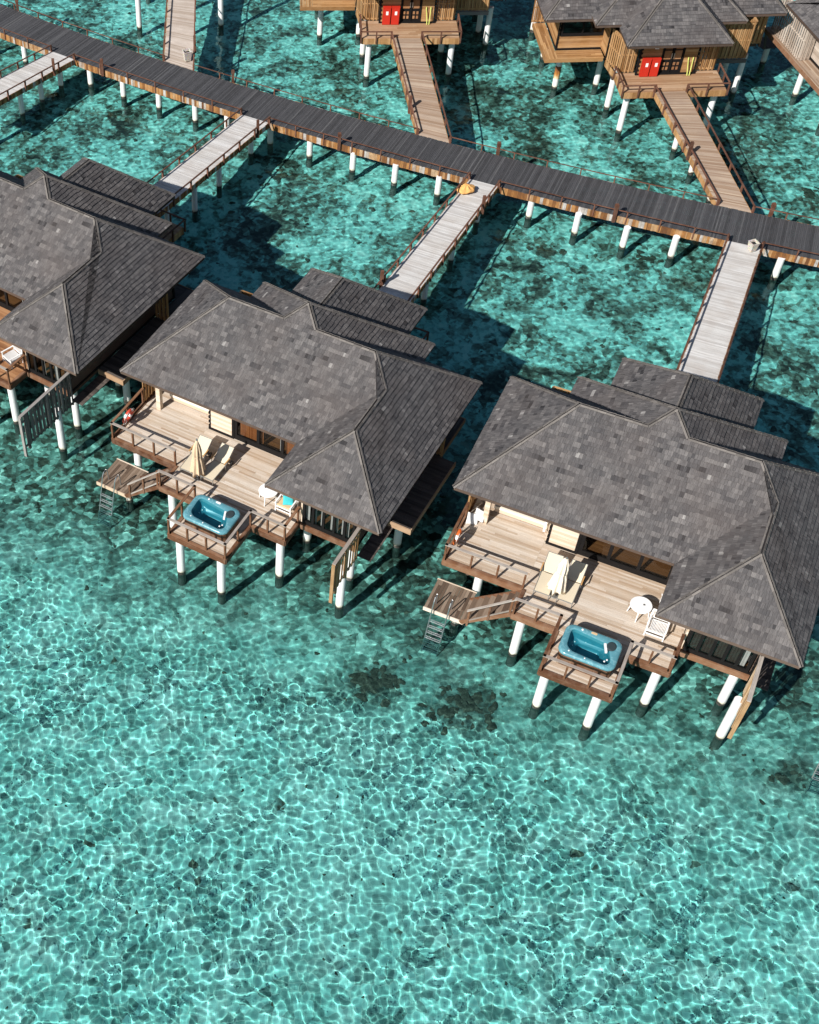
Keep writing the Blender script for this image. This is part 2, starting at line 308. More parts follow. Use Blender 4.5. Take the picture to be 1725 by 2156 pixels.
# ---------------------------------------------------------------- seabed
def bed_z(X, Y):
    s = sandness(X, Y)
    return -1.2-.4*s-.15*smooth(Y, 45, 90)+.10*perlin(X*.3, Y*.3, 21)+.05*perlin(X*.9, Y*.9, 22)+(1-s)*(.14*perlin(X*1.3, Y*1.3, 23)+.09*perlin(X*2.9, Y*2.9, 24))
def bed_mat():
    m, nt, p = newmat('sand_and_coral_rubble'); p.inputs['Roughness'].default_value = 1; p.inputs['Specular IOR Level'].default_value = 0
    geo = N(nt, 'ShaderNodeNewGeometry'); P = geo.outputs['Position']; sx = N(nt, 'ShaderNodeSeparateXYZ'); nt.links.new(P, sx.inputs[0])
    def noise(scale, detail=4., rough=.6, dist=0., off=0.):
        mp = N(nt, 'ShaderNodeMapping'); mp.inputs['Location'].default_value = (off, off*1.7, 0); nt.links.new(P, mp.inputs[0])
        n = N(nt, 'ShaderNodeTexNoise', Scale=scale, Detail=detail, Roughness=rough, Distortion=dist); nt.links.new(mp.outputs[0], n.inputs['Vector']); return n.outputs['Fac']
    def vor(scale, feature='F1', out='Distance', rnd=1.0):
        w = N(nt, 'ShaderNodeTexNoise', Scale=scale*1.5, Detail=2.0); nt.links.new(P, w.inputs['Vector'])
        a = N(nt, 'ShaderNodeVectorMath', operation='SCALE'); nt.links.new(w.outputs['Color'], a.inputs[0]); a.inputs['Scale'].default_value = .5/scale
        b = N(nt, 'ShaderNodeVectorMath', operation='ADD'); nt.links.new(P, b.inputs[0]); nt.links.new(a.outputs[0], b.inputs[1])
        v = N(nt, 'ShaderNodeTexVoronoi', Scale=scale, Randomness=rnd); v.voronoi_dimensions = '2D'; v.feature = feature; nt.links.new(b.outputs[0], v.inputs['Vector']); return v.outputs[out]
    # zone: y + .435 x - 37, ragged
    zline = math_(nt, 'ADD', math_(nt, 'SUBTRACT', math_(nt, 'ADD', sx.outputs['Y'], math_(nt, 'MULTIPLY', sx.outputs['X'], .435)), 36.5), math_(nt, 'MULTIPLY', math_(nt, 'SUBTRACT', noise(.35, 4, .65), .5), 13.))
    rub = ramp(nt, math_(nt, 'MULTIPLY_ADD', zline, .075, .5), [(.15, (0,)*3), (.95, (1,)*3)]).outputs[0]
    back = ramp(nt, math_(nt, 'MULTIPLY', math_(nt, 'SUBTRACT', math_(nt, 'ADD', sx.outputs['Y'], math_(nt, 'MULTIPLY', sx.outputs['X'], .6)), 50.), .1), [(0, (0,)*3), (1, (1,)*3)]).outputs[0]
    # open sand: pale, with faint greener patches, scattered small stones, painted caustics and sheen
    sand = ramp(nt, noise(.5, 6, .7), [(.32, (.33, .55, .51)), (.5, (.52, .76, .71)), (.66, (.86, .94, .89))]).outputs[0]
    cc = vor(2.7, out='Color'); scc = N(nt, 'ShaderNodeSeparateColor'); nt.links.new(cc, scc.inputs[0])
    sand = mix(nt, 1., sand, ramp(nt, scc.outputs[0], [(0, (.34,)*3), (.3, (.62,)*3), (.65, (.92,)*3), (1, (1.2,)*3)]).outputs[0], 'MULTIPLY')  # stone tones per cell, also painting the caustic net's dark cells
    d1 = ramp(nt, vor(2.7, 'DISTANCE_TO_EDGE'), [(0, (1,)*3), (.035, (.7,)*3), (.09, (0,)*3)]).outputs[0]  # thin cream lines painted into the sand colour as caustic light
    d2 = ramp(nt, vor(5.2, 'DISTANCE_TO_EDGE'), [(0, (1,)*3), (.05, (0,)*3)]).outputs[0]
    caustic_net = math_(nt, 'MULTIPLY', .7, math_(nt, 'MAXIMUM', math_(nt, 'MULTIPLY', d1, ramp(nt, noise(.8, 4, .6, 0, 11.), [(.4, (.15,)*3), (.6, (.9,)*3)]).outputs[0]), math_(nt, 'MULTIPLY', d2, ramp(nt, noise(1.1, 4, .6, 0, 23.), [(.48, (0,)*3), (.62, (.7,)*3)]).outputs[0])))
    sand = mix(nt, caustic_net, sand, (.86, .86, .77))
    px_ = math_(nt, 'SUBTRACT', sx.outputs['X'], 6.); py_ = math_(nt, 'SUBTRACT', sx.outputs['Y'], 25.)
    rad = math_(nt, 'SQRT', math_(nt, 'ADD', math_(nt, 'MULTIPLY', px_, px_), math_(nt, 'MULTIPLY', py_, py_)))
    pale = ramp(nt, math_(nt, 'ADD', math_(nt, 'MULTIPLY', rad, .06), math_(nt, 'MULTIPLY', noise(.3, 4), .8)), [(.4, (.38,)*3), (.85, (0,)*3)]).outputs[0]  # lighter patch painted into the sand in place of sky sheen
    sand = mix(nt, pale, sand, (.80, .90, .86))
    stones = math_(nt, 'MULTIPLY', ramp(nt, scc.outputs[1], [(.988, (0,)*3), (.99, (1,)*3)], 'CONSTANT').outputs[0], ramp(nt, noise(.9, 3), [(.45, (0,)*3), (.55, (.9,)*3)]).outputs[0])
    sand = mix(nt, stones, sand, (.10, .075, .055))
    # rubble: stones of many tones, dark gaps
    c2 = vor(2.1, out='Color'); s2 = N(nt, 'ShaderNodeSeparateColor'); nt.links.new(c2, s2.inputs[0])
    c3 = vor(4.6, out='Color'); s3 = N(nt, 'ShaderNodeSeparateColor'); nt.links.new(c3, s3.inputs[0])
    t = math_(nt, 'ADD', math_(nt, 'MULTIPLY', s2.outputs[0], .38), math_(nt, 'MULTIPLY', s3.outputs[0], .3))
    t = math_(nt, 'ADD', t, math_(nt, 'MULTIPLY', noise(.45, 5, .6), .62))
    rc = ramp(nt, math_(nt, 'SUBTRACT', t, .16), [(.18, (.045, .036, .03)), (.33, (.085, .073, .06)), (.47, (.17, .175, .15)), (.58, (.27, .35, .31)), (.69, (.46, .56, .50)), (.8, (.82, .88, .80))]).outputs[0]
    # back lagoon: sand with dark coral blotches
    bn = math_(nt, 'ADD', math_(nt, 'MULTIPLY', noise(.22, 6, .62, .6), .7), math_(nt, 'MULTIPLY', noise(1.3, 5, .7, .4), .3))
    bn = math_(nt, 'ADD', bn, math_(nt, 'MULTIPLY', math_(nt, 'SUBTRACT', math_(nt, 'MULTIPLY_ADD', s3.outputs[1], .5, math_(nt, 'MULTIPLY', s2.outputs[1], .5)), .5), .26))
    bc = ramp(nt, bn, [(.33, (.05, .042, .036)), (.40, (.13, .12, .10)), (.455, (.22, .25, .22)), (.505, (.34, .46, .43)), (.57, (.50, .76, .72)), (.70, (.82, .92, .86))]).outputs[0]
    dk = ramp(nt, noise(.6, 5, .7, .5, 30.), [(.59, (0,)*3), (.66, (.8,)*3)]).outputs[0]
    bc = mix(nt, dk, bc, (.055, .045, .038))
    bed_c = mix(nt, rub, sand, mix(nt, back, rc, bc))
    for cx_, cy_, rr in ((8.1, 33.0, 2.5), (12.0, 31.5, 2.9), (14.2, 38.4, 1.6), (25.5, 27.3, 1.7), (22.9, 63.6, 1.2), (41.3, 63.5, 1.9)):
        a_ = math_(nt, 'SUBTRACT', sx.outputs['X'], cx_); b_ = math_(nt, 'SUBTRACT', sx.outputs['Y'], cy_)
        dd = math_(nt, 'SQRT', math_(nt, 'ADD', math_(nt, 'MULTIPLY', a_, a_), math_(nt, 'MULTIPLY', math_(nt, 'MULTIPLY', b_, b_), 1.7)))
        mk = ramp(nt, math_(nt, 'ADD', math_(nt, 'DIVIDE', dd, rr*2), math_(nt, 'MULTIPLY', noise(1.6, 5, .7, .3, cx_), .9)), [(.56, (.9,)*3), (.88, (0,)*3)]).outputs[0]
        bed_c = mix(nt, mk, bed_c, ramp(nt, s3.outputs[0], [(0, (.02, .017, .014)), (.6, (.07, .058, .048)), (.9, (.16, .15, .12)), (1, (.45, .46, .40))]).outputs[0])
    nt.links.new(bed_c, p.inputs['Base Color'])
    return m
xb = outer(np.arange(-20, 56, .22)); yb = outer(np.arange(12, 106, .22))
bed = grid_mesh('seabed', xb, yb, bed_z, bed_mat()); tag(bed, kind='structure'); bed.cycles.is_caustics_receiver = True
# ---------------------------------------------------------------- building blocks
_pile = {}
def pile(parent, x, y, ztop, r=.2, rust=None, name='pillar'):
    key = (round(ztop, 2), r)
    if key not in _pile:
        b = MB(); n = 20; zs = [-2.6, -.6, 0, .1, ztop*.55, ztop*.55+.02, ztop]
        for a, c in zip(zs[:-1], zs[1:]):
            rr = r*.985 if abs(a-ztop*.55) < 1e-6 else r
            b.cyl((0, 0, a), (0, 0, c), rr, rr, n, .5, 0, False)
        b.cyl((0, 0, ztop-.005), (0, 0, ztop), r, r, n, .5)
        o = b.build('pillar', MT['pile']); _pile[key] = o.data; bpy.data.objects.remove(o)
    o = link(name, _pile[key], parent); o.location = (x, y, 0); o.cycles.is_caustics_receiver = True
    if rust:
        b = MB(); b.cyl((0, 0, rust[0]), (0, 0, rust[1]), r+.008, r+.008, 20, .5, 0, False); b.build('rust_sleeve', MT['rust'], o)
    return o
def planks(b, x0, x1, y0, y1, z, w=.10, gap=.009, th=.03, along='x', lmin=2., lmax=4.5):
    """deck boards filling a rectangle, real boards with real gaps"""
    a0, a1, c0, c1 = (x0, x1, y0, y1) if along == 'x' else (y0, y1, x0, x1)
    n = max(1, round((c1-c0)/w)); w = (c1-c0)/n
    for i in range(n):
        s = a0-random.random()*lmax
        while s < a1:
            e = s+random.uniform(lmin, lmax); p, q = max(s, a0), min(e, a1)
            if q-p > .02:
                cc = c0+i*w; dz = random.uniform(-.003, .003)
                if along == 'x': b.bx(p+.002, q-.002, cc+gap/2, cc+w-gap/2, z-th, z+dz)
                else: b.bx(cc+gap/2, cc+w-gap/2, p+.002, q-.002, z-th, z+dz)
            s = e
def strip_planks(b, L0, R0, L1, R1, w=.13, gap=.008, th=.03, ragged=.0):
    """planks laid across a straight, possibly sloping and tapering walk"""
    L0, R0, L1, R1 = map(V, (L0, R0, L1, R1)); n = max(1, round(((L1-L0).length+(R1-R0).length)/2/w))
    for i in range(n):
        t0, t1 = i/n, (i+1)/n; g = gap/2/w/n
        a = L0.lerp(L1, t0+g); c = R0.lerp(R1, t0+g); d = R0.lerp(R1, t1-g); e = L0.lerp(L1, t1-g)
        if ragged:
            k = random.uniform(-ragged, ragged); dv = (c-a).normalized()*k; a, e = a-dv, e-dv; k = random.uniform(-ragged, ragged); dv = (d-e).normalized()*k; c, d = c+dv, d+dv
        dz = V((0, 0, random.uniform(-.004, .004))); dn = V((0, 0, -th)); r = random.random(); ou = random.random()*40; ov = random.random()*40
        W_ = (c-a).length; T = (e-a).length; uv = [(ou, ov), (ou+W_, ov), (ou+W_, ov+T), (ou, ov+T)]
        t = [a+dz, c+dz, d+dz, e+dz]; bt = [x+dn for x in (a, c, d, e)]
        b.face(t, uv, r); b.face([bt[0], bt[1], t[1], t[0]], uv, r); b.face([bt[1], bt[2], t[2], t[1]], uv, r); b.face([bt[2], bt[3], t[3], t[2]], uv, r); b.face([bt[3], bt[0], t[0], t[3]], uv, r)
def fascia_line(b, pts, h=.45, drop=.02, th=.03, wmin=.12, wmax=.22, side=1, grey=.0):
    """upright boards hung along an edge"""
    for a, c in zip(pts[:-1], pts[1:]):
        a, c = V(a), V(c); d = c-a; L = V((d.x, d.y, 0)).length
        if L < 1e-3: continue
        n2 = V((d.y, -d.x, 0)).normalized()*side; s = 0
        while s < L-.01:
            w = min(random.uniform(wmin, wmax), L-s); p = a+d*(s/L); q = a+d*((s+w-.006)/L); hh = h+random.uniform(-.012, .012)
            o = V((p.x, p.y, p.z-drop-hh)); r = random.random()
            b.box8(o, q-p, n2*(th+random.uniform(0, .012)), (0, 0, hh), r)
            s += w
def rail(parent, pts, h=1.05, post=.085, cap=(.13, .045), spacing=1.3, mat='redwood', capmat='greyrail', low=None, ends=(True, True), postdrop=0., name='railing', off=0.):
    """railing along pts (deck-level points): cap board, posts and an optional low bar"""
    cb = MB(); top = [V(p)+V((0, 0, h)) for p in pts]
    for a, c in zip(top[:-1], top[1:]):
        d = (c-a).normalized()*cap[0]*.45; cb.beam(a-d, c+d, cap[0], cap[1], upv=(0, 0, 1))
    R = cb.build(name, MT[capmat], parent)
    if low:
        lb = MB()
        for a, c in zip(pts[:-1], pts[1:]): lb.beam(V(a)+V((0, 0, low)), V(c)+V((0, 0, low)), .06, .07)
        lb.build('low_bar', MT[mat], R)
    key = (post, round(h+postdrop, 3), mat)
    if key not in _pile:
        pb = MB(); pb.bx(-post/2, post/2, -post/2, post/2, -postdrop, h-cap[1]/2-.001)
        o = pb.build('post', MT[mat]); _pile[key] = o.data; bpy.data.objects.remove(o)
    last = None
    for k, (a, c) in enumerate(zip(pts[:-1], pts[1:])):
        a, c = V(a), V(c); L = (c-a).length; n = max(1, round(L/spacing))
        for i in range(n+1):
            if i == 0 and (k > 0 or not ends[0]): continue
            if i == n and k == len(pts)-2 and not ends[1]: continue
            p = a.lerp(c, i/n); o = link('post', _pile[key], R); o.location = p; o.rotation_euler = (0, 0, atan2((c-a).y, (c-a).x))
    return R
# ---------------------------------------------------------------- roofs
def clip_poly(poly, clip):
    out = poly
    for i in range(len(clip)):
        a, b = clip[i], clip[(i+1) % len(clip)]; inp = out; out = []
        if not inp: return []
        def ins(p): return (b[0]-a[0])*(p[1]-a[1])-(b[1]-a[1])*(p[0]-a[0]) >= -1e-9
        for j in range(len(inp)):
            p, q = inp[j-1], inp[j]; ip, iq = ins(p), ins(q)
            if ip != iq:
                d1 = (b[0]-a[0])*(p[1]-a[1])-(b[1]-a[1])*(p[0]-a[0]); d2 = (b[0]-a[0])*(q[1]-a[1])-(b[1]-a[1])*(q[0]-a[0]); t = d1/(d1-d2)
                out.append((p[0]+(q[0]-p[0])*t, p[1]+(q[1]-p[1])*t))
            if iq: out.append(q)
    return out
def shingle_plane(b, pieces, origin=None, course=.215):
    """courses of separate shingles over coplanar convex pieces"""
    P = [V(p) for p in pieces[0]]; n = (P[1]-P[0]).cross(P[2]-P[0]).normalized()
    if n.z < 0: n = -n
    u = V((0, 0, 1)).cross(n).normalized(); v = n.cross(u); o = P[0]
    def to2(p): d = V(p)-o; return (d.dot(u), d.dot(v))
    cl = []
    for pc in pieces:
        q = [to2(p) for p in pc]; A = sum(q[i-1][0]*q[i][1]-q[i][0]*q[i-1][1] for i in range(len(q)))
        cl.append(q if A > 0 else q[::-1])
    allp = [p for q in cl for p in q]; v0 = min(p[1] for p in allp)-.04; v1 = max(p[1] for p in allp); u0 = min(p[0] for p in allp); u1 = max(p[0] for p in allp)
    rows = int((v1-v0)/course)+1
    for i in range(rows):
        vb = v0+i*course; s = u0-random.random()*.3; tone = random.random(); grp = 0
        while s < u1:
            if grp <= 0: grp = random.randint(2, 4); gt = random.gauss(.5, .14)+(tone-.5)*.12; gj = random.uniform(-.03, .03); gl = random.uniform(0, .012); gt = 1.02 if random.random() < .003 else (.1 if random.random() < .015 else gt)
            grp -= 1; w = random.uniform(.10, .18); e = s+w-.005; lift = gl+random.uniform(0, .005); jb = gj+random.uniform(-.004, .004); r = min(1, max(0, gt+random.gauss(0, .11)))
            quad = [(s, vb+jb), (e, vb+jb), (e, vb+course+.03), (s, vb+course+.03)]
            for q in cl:
                c = clip_poly(quad, q)
                if len(c) < 3: continue
                def P3(p): return o+u*p[0]+v*p[1]+n*(.048+lift-(p[1]-vb-jb)/(course+.05)*.043)
                ou, ov = random.random()*30, random.random()*30
                b.face([P3(p) for p in c], [(ou+p[1], ov+p[0]) for p in c], r)
                lowv = min(p[1] for p in c)
                if abs(lowv-(vb+jb)) < 1e-4:
                    xs_ = [p[0] for p in c if abs(p[1]-lowv) < 1e-4]
                    if len(xs_) >= 2:
                        a_, c_ = min(xs_), max(xs_); t0, t1 = P3((a_, lowv)), P3((c_, lowv)); dn = n*(.043+lift)
                        b.face([t0-dn, t1-dn, t1, t0], [(ou, ov), (ou, ov+.2), (ou+.02, ov+.2), (ou+.02, ov)], r*.12)
            s += w
    # closed underlay a little below
    for pc in pieces: b.face([V(p)-n*.012 for p in pc], None, .1)
def caps(b, a, c, n1, n2, w=.085, seg=.42):
    """two rows of overlapping cap boards along a hip or ridge"""
    a, c = V(a), V(c); d = (c-a); L = d.length; d.normalize()
    for n in (n1, n2):
        n = V(n).normalized(); s = d.cross(n).normalized()
        if s.z > 0 or (abs(s.z) < 1e-4): s = -s if s.z > 0 else s
        k = 0
        while k < L:
            e = min(k+seg, L); p = a+d*k+n*.05; q = a+d*e+n*.068; b.box8(p, q-p, s*w*random.uniform(.94, 1.04), n*.02); k += seg-.03
X1, DD, ZE, HH, RL, RR = 15.63, 8.0, 6.01, 3.35, 3.90, 3.98
def pn(pts):
    a, b_, c = map(V, pts[:3]); n = (b_-a).cross(c-a).normalized(); return n if n.z > 0 else -n
def build_roofs():
    zr = ZE+HH; R1 = (0, 0, ZE); R2 = (0, 8, ZE); R3 = (RL, 4, zr); RRp = (X1-RR, 4, zr); BR = (X1, 8, ZE)
    W1 = (9.9, -2.99, ZE); W2 = (X1, -2.99, ZE); WF = (12.77, -.12, 8.42); WB = (12.77, 2.88, 8.42); IN = (9.9, 0, ZE)
    A2 = (7.76, 4.8, ZE+4.8*HH/4); DLp = (6.91, 4, zr); DR = (8.61, 4, zr)
    L2a = (2.92, 7.77, 6.2); L2b = (2.92, 9.19, 6.2); Q2a = (12.6, 7.77, 6.2); Q2b = (12.6, 9.19, 6.2)
    A3 = (7.76, 8.38, 8.96); A3b = (7.76, 6.03, 8.96); L3a = (4.45, 9.3, 6.04); L3b = (4.45, 11.61, 6.04); Q3a = (11.07, 9.3, 6.04); Q3b = (11.07, 11.61, 6.04)
    planes = [[[R1, IN, WB, RRp, R3], [DLp, DR, A2]], [[R1, R3, R2]], [[R2, R3, RRp, BR]],
              [[W2, BR, RRp], [W2, RRp, WB], [W2, WB, WF]], [[W1, WF, WB, IN]], [[W1, W2, WF]],
              [[A2, DLp, L2a, L2b]], [[A2, Q2b, Q2a, DR]], [[A2, L2b, Q2b]],
              [[A3, A3b, L3a, L3b]], [[A3, Q3b, Q3a, A3b]], [[A3, L3b, Q3b]]]
    b = MB()
    for pl in planes: shingle_plane(b, pl)
    eb = MB()       # eave boards
    for a, c in ((R1, IN), (IN, W1), (W1, W2), (W2, BR), (BR, R2), (R2, R1), (L2a, L2b), (L2b, Q2b), (Q2b, Q2a), (L3a, L3b), (L3b, Q3b), (Q3b, Q3a)):
        a, c = V(a), V(c); mid = V((7.8, 4, 0)); inw = (mid-(a+c)/2); inw.z = 0; d = (c-a).normalized(); nn = V((d.y, -d.x, 0)); nn = nn if nn.dot(inw) > 0 else -nn
        eb.box8(a+V((0, 0, -.17)), c-a, nn*.04, (0, 0, .155))
    cb = MB(); n = [pn(p[0]) for p in planes]
    for a, c, i, j in ((R1, R3, 0, 1), (R2, R3, 1, 2), (R3, DLp, 0, 2), (DLp, A2, 0, 6), (DR, A2, 0, 7), (DR, RRp, 0, 2), (RRp, WB, 0, 3), (BR, RRp, 2, 3), (WB, WF, 3, 4), (W1, WF, 4, 5), (W2, WF, 5, 3),
                       (L2b, A2, 6, 8), (Q2b, A2, 7, 8), (A3, A3b, 9, 10), (L3b, A3, 9, 11), (Q3b, A3, 10, 11)):
        caps(cb, a, c, n[i], n[j])
    R = b.build('roof', MT['shingle']); C_ = cb.build('ridge_cap', MT['cap']); E_ = eb.build('eave_board', MT['darkclad'])
    ds = (R.data, C_.data, E_.data)
    for o in (R, C_, E_): bpy.data.objects.remove(o)
    return ds
ROOF = build_roofs()
ZD = 3.29
# ---------------------------------------------------------------- small furniture
def rrect(cx, cy, hx, hy, r, z, n=8):
    pts = []
    for qx, qy, a0 in ((1, 1, 0), (-1, 1, pi/2), (-1, -1, pi), (1, -1, 3*pi/2)):
        for i in range(n+1):
            a = a0+pi/2*i/n; pts.append(V((cx+qx*(hx-r)+r*cos(a), cy+qy*(hy-r)+r*sin(a), z)))
    return pts
def hot_tub(loc, rz, label, panel):
    t = empty('hot_tub', loc, rz, label, 'hot tub', 'hot tubs set into the front decks')
    b = MB(); n = 60
    body = rrect(0, 0, 1.12, .76, .34, 0, 14); N_ = len(body)
    for i in range(N_):       # slatted skirt
        p, q = body[i], body[(i+1) % N_]; d = q-p
        if d.length < 1e-4: continue
        k = max(1, round(d.length/.075)); nn = V((d.y, -d.x, 0)).normalized()
        for j in range(k):
            a = p+d*(j/k); c = p+d*((j+.93)/k); b.box8(a, c-a, nn*.02, (0, 0, .74))
    b.build('skirt', MT['redwood'], t)
    f = MB(); f.bx(-.42, .42, -.80, -.782, .05, .66, .3); f.bx(-.99, -.60, -.80, -.782, .05, .66, .1); f.bx(.60, .99, -.80, -.782, .05, .66, .1); f.build('service_panel', MT['redwood'], t)
    s = MB()
    L = [rrect(0, 0, 1.13, .77, .35, .70, 8), rrect(0, 0, 1.20, .83, .36, .735, 8), rrect(0, 0, 1.215, .845, .37, .80, 8), rrect(0, 0, 1.20, .83, .36, .87, 8), rrect(0, 0, 1.14, .77, .33, .905, 8)]
    def inner(z, k, sk=0.):
        o = rrect(-.02, -.02, 1.0-k, .62-k, .30-k*.2, z, 8); out = []
        for p in o:
            q = V(p)
            if p.x < -.45 and p.y < .0: q += V((.10*min(1, (-.45-p.x)/.3), .05, 0))*(1-sk)
            if p.x > .45 and p.y > .1: q += V((-.26*min(1, (p.x-.45)/.3), -.10, 0))*(1-sk)
            q.x += .035*sin(p.y*7)*(1-sk); q.y += .03*sin(p.x*6+1)*(1-sk); out.append(q)
        return out
    L += [inner(.90, -.02), inner(.875, .02)]
    s.loft(L, .5, 0); s.build('rim', MT['shell'], t, weld=True)
    bs = MB(); foot = rrect(-.05, -.02, .52, .34, .16, .40, 8)
    B = [inner(.875, .02), inner(.70, .05), inner(.50, .10, .5), inner(.44, .16, 1.), foot, [p+V((0, 0, -.05)) for p in foot], [V((-.05+(p.x+.05)*.9, -.02+(p.y+.02)*.88, .14)) for p in foot]]
    bs.loft(B, .5, 0, cap1=True); bs.build('basin', MT['basin'], t, weld=True)
    w = MB(); w.face(inner(.72, .045), None, .5, 0, False); w.build('water_surface', MT['tubwater'], t)
    h = MB(); o = [V((.78+.2*cos(a), .36+.24*sin(a), 0)) for a in np.linspace(0, 2*pi, 24, endpoint=False)]
    h.loft([[p+V((0, 0, .86)) for p in o], [p+V((0, 0, .925)) for p in o], [V((.78+(p.x-.78)*.8, .36+(p.y-.36)*.8, .945)) for p in o]], .5, 0, cap1=True); h.build('headrest', MT['headrest'], t)
    h2 = MB(); h2.beam((.50, .42, .86), (.66, .0, .86), .09, .10); h2.build('headrest_trim', MT['white'], t)
    c = MB(); o = rrect(-.05, .70, .13, .05, .049, .90, 4); c.loft([o, [p+V((0, 0, .022)) for p in o]], .5, 0, cap1=True); c.build('control_panel', MT[panel], t)
    for x, y, z, r in ((-.55, .68, .905, .05), (-.75, -.62, .9, .035), (-.05, -.71, .9, .035), (.72, -.50, .9, .04), (.80, -.38, .9, .04), (-.98, -.74, .85, .022), (.15, -.82, .84, .022)):
        d = MB(); d.cyl((x, y, z), (x, y, z+.02), r, r*.8, 14); d.build('valve_knob', MT['white'], t)
    for x, y in ((-.68, .28), (-.72, .05), (-.25, .46), (.05, .47), (-.45, -.38), (-.2, -.44), (.1, -.45), (.3, -.42)):
        d = MB(); d.cyl((x, y, .445), (x, y, .47), .03, .026, 10); d.build('jet', MT['white'], t)
    st = MB()
    return t
def lounger(label):
    t = empty('sun_lounger', (0, 0, 0), 0, label, 'sun lounger', 'sun loungers side by side on the decks')
    w = .34; z = .33; hy = 1.22; by = 2.0; bz = .84
    f = MB()
    for s in (-1, 1):
        f.cyl((s*w, 0, z), (s*w, hy+.45, z), .02, .02, 8); f.cyl((s*w, hy, z+.02), (s*w, by, bz), .018, .018, 8)
    f.cyl((-w, 0, z), (w, 0, z), .02, .02, 8); f.cyl((-w, hy+.45, z), (w, hy+.45, z), .018, .018, 8); f.cyl((-w, by, bz), (w, by, bz), .018, .018, 8); f.cyl((-w, hy+.4, z), (-w, by-.2, bz-.16), .012, .012, 6); f.cyl((w, hy+.4, z), (w, by-.2, bz-.16), .012, .012, 6)
    f.build('frame', MT['alu'], t)
    for s in (-1, 1):
        g = MB(); g.beam((s*w, .06, z), (s*w, .02, 0), .03, .03); g.build('leg', MT['alu'], t)
        g = MB(); g.beam((s*(w+.045), hy-.12, z+.24), (s*(w+.045), hy-.12, 0), .03, .03); g.build('leg', MT['alu'], t)
        g = MB(); g.beam((s*(w+.05), hy-.22, z+.25), (s*(w+.05), hy+.30, z+.25), .055, .03); a = g.build('armrest', MT['teak'], t)
        g = MB(); g.cyl((s*(w+.04), hy+.42, .13), (s*(w+.10), hy+.42, .13), .13, .13, 18); g.build('wheel', MT['rubber'], t)
        g = MB(); g.beam((s*w, hy+.42, z), (s*w, hy+.42, .13), .03, .03); g.build('leg', MT['alu'], t)
    def sheet(y0, z0, y1, z1, sag):
        b = MB(); n = 10
        for i in range(n):
            a, c = i/n, (i+1)/n; x0, x1 = -w+2*w*a, -w+2*w*c; s0, s1 = sag*sin(pi*a), sag*sin(pi*c)
            m = 6
            for j in range(m):
                p, q = j/m, (j+1)/m
                b.face([(x0, y0+(y1-y0)*p, z0+(z1-z0)*p-s0), (x1, y0+(y1-y0)*p, z0+(z1-z0)*p-s1), (x1, y0+(y1-y0)*q, z0+(z1-z0)*q-s1), (x0, y0+(y1-y0)*q, z0+(z1-z0)*q-s0)], None, .5, 0, True)
        return b
    sheet(.02, z+.015, hy, z+.015, .025).build('seat', MT['sling'], t, weld=True); sheet(hy+.02, z+.04, by, bz+.01, .02).build('backrest', MT['sling'], t, weld=True)
    return t
def parasol(loc, label, mat, tilt, h=2.65, broad=.30):
    t = empty('parasol', loc, 0, label, 'parasol', 'folded parasols between the loungers', rot=(tilt[0], tilt[1], 0))
    p = MB(); p.cyl((0, 0, .03), (0, 0, h+.05), .024, .022, 12); p.build('pole', MT['white'], t)
    b = MB(); b.cyl((0, 0, 0), (0, 0, .05), .24, .22, 24); b.cyl((0, 0, .05), (0, 0, .25), .05, .04, 12); b.build('base', MT['alu'], t)
    c = MB(); n = 48; loops = []
    prof = [(.42, broad*1.02), (.55, broad), (.9, broad*.86), (1.3, broad*.72), (1.55, broad*.56), (1.62, broad*.62), (1.9, broad*.6), (2.2, broad*.45), (2.45, broad*.24), (h-.04, .05)]
    for z, r in prof:
        lp = []
        for i in range(n):
            a = 2*pi*i/n; fold = 1+.26*sin(8*a+.7*z)*(1 if z < 2.3 else .4)+.08*sin(17*a+z*2)
            zz = z+(.10*sin(4*a+1) if z < .5 else 0)
            lp.append(V((cos(a)*r*fold, sin(a)*r*fold, zz)))
        loops.append(lp)
    loops[0:0] = [[V((p.x*.8, p.y*.8, p.z+.04)) for p in loops[0]]]
    c.loft(loops, .5, 0, cap1=True); c.build('canopy', MT[mat], t, weld=True)
    k = MB(); k.cyl((0, 0, h-.06), (0, 0, h+.06), .05, .03, 12); k.build('finial', MT['alu'], t)
    s = MB(); s.cyl((0, 0, 1.5), (0, 0, 1.56), broad*.60, broad*.6, 20, .5, 0, False); s.build('tie_strap', MT[mat], t)
    return t
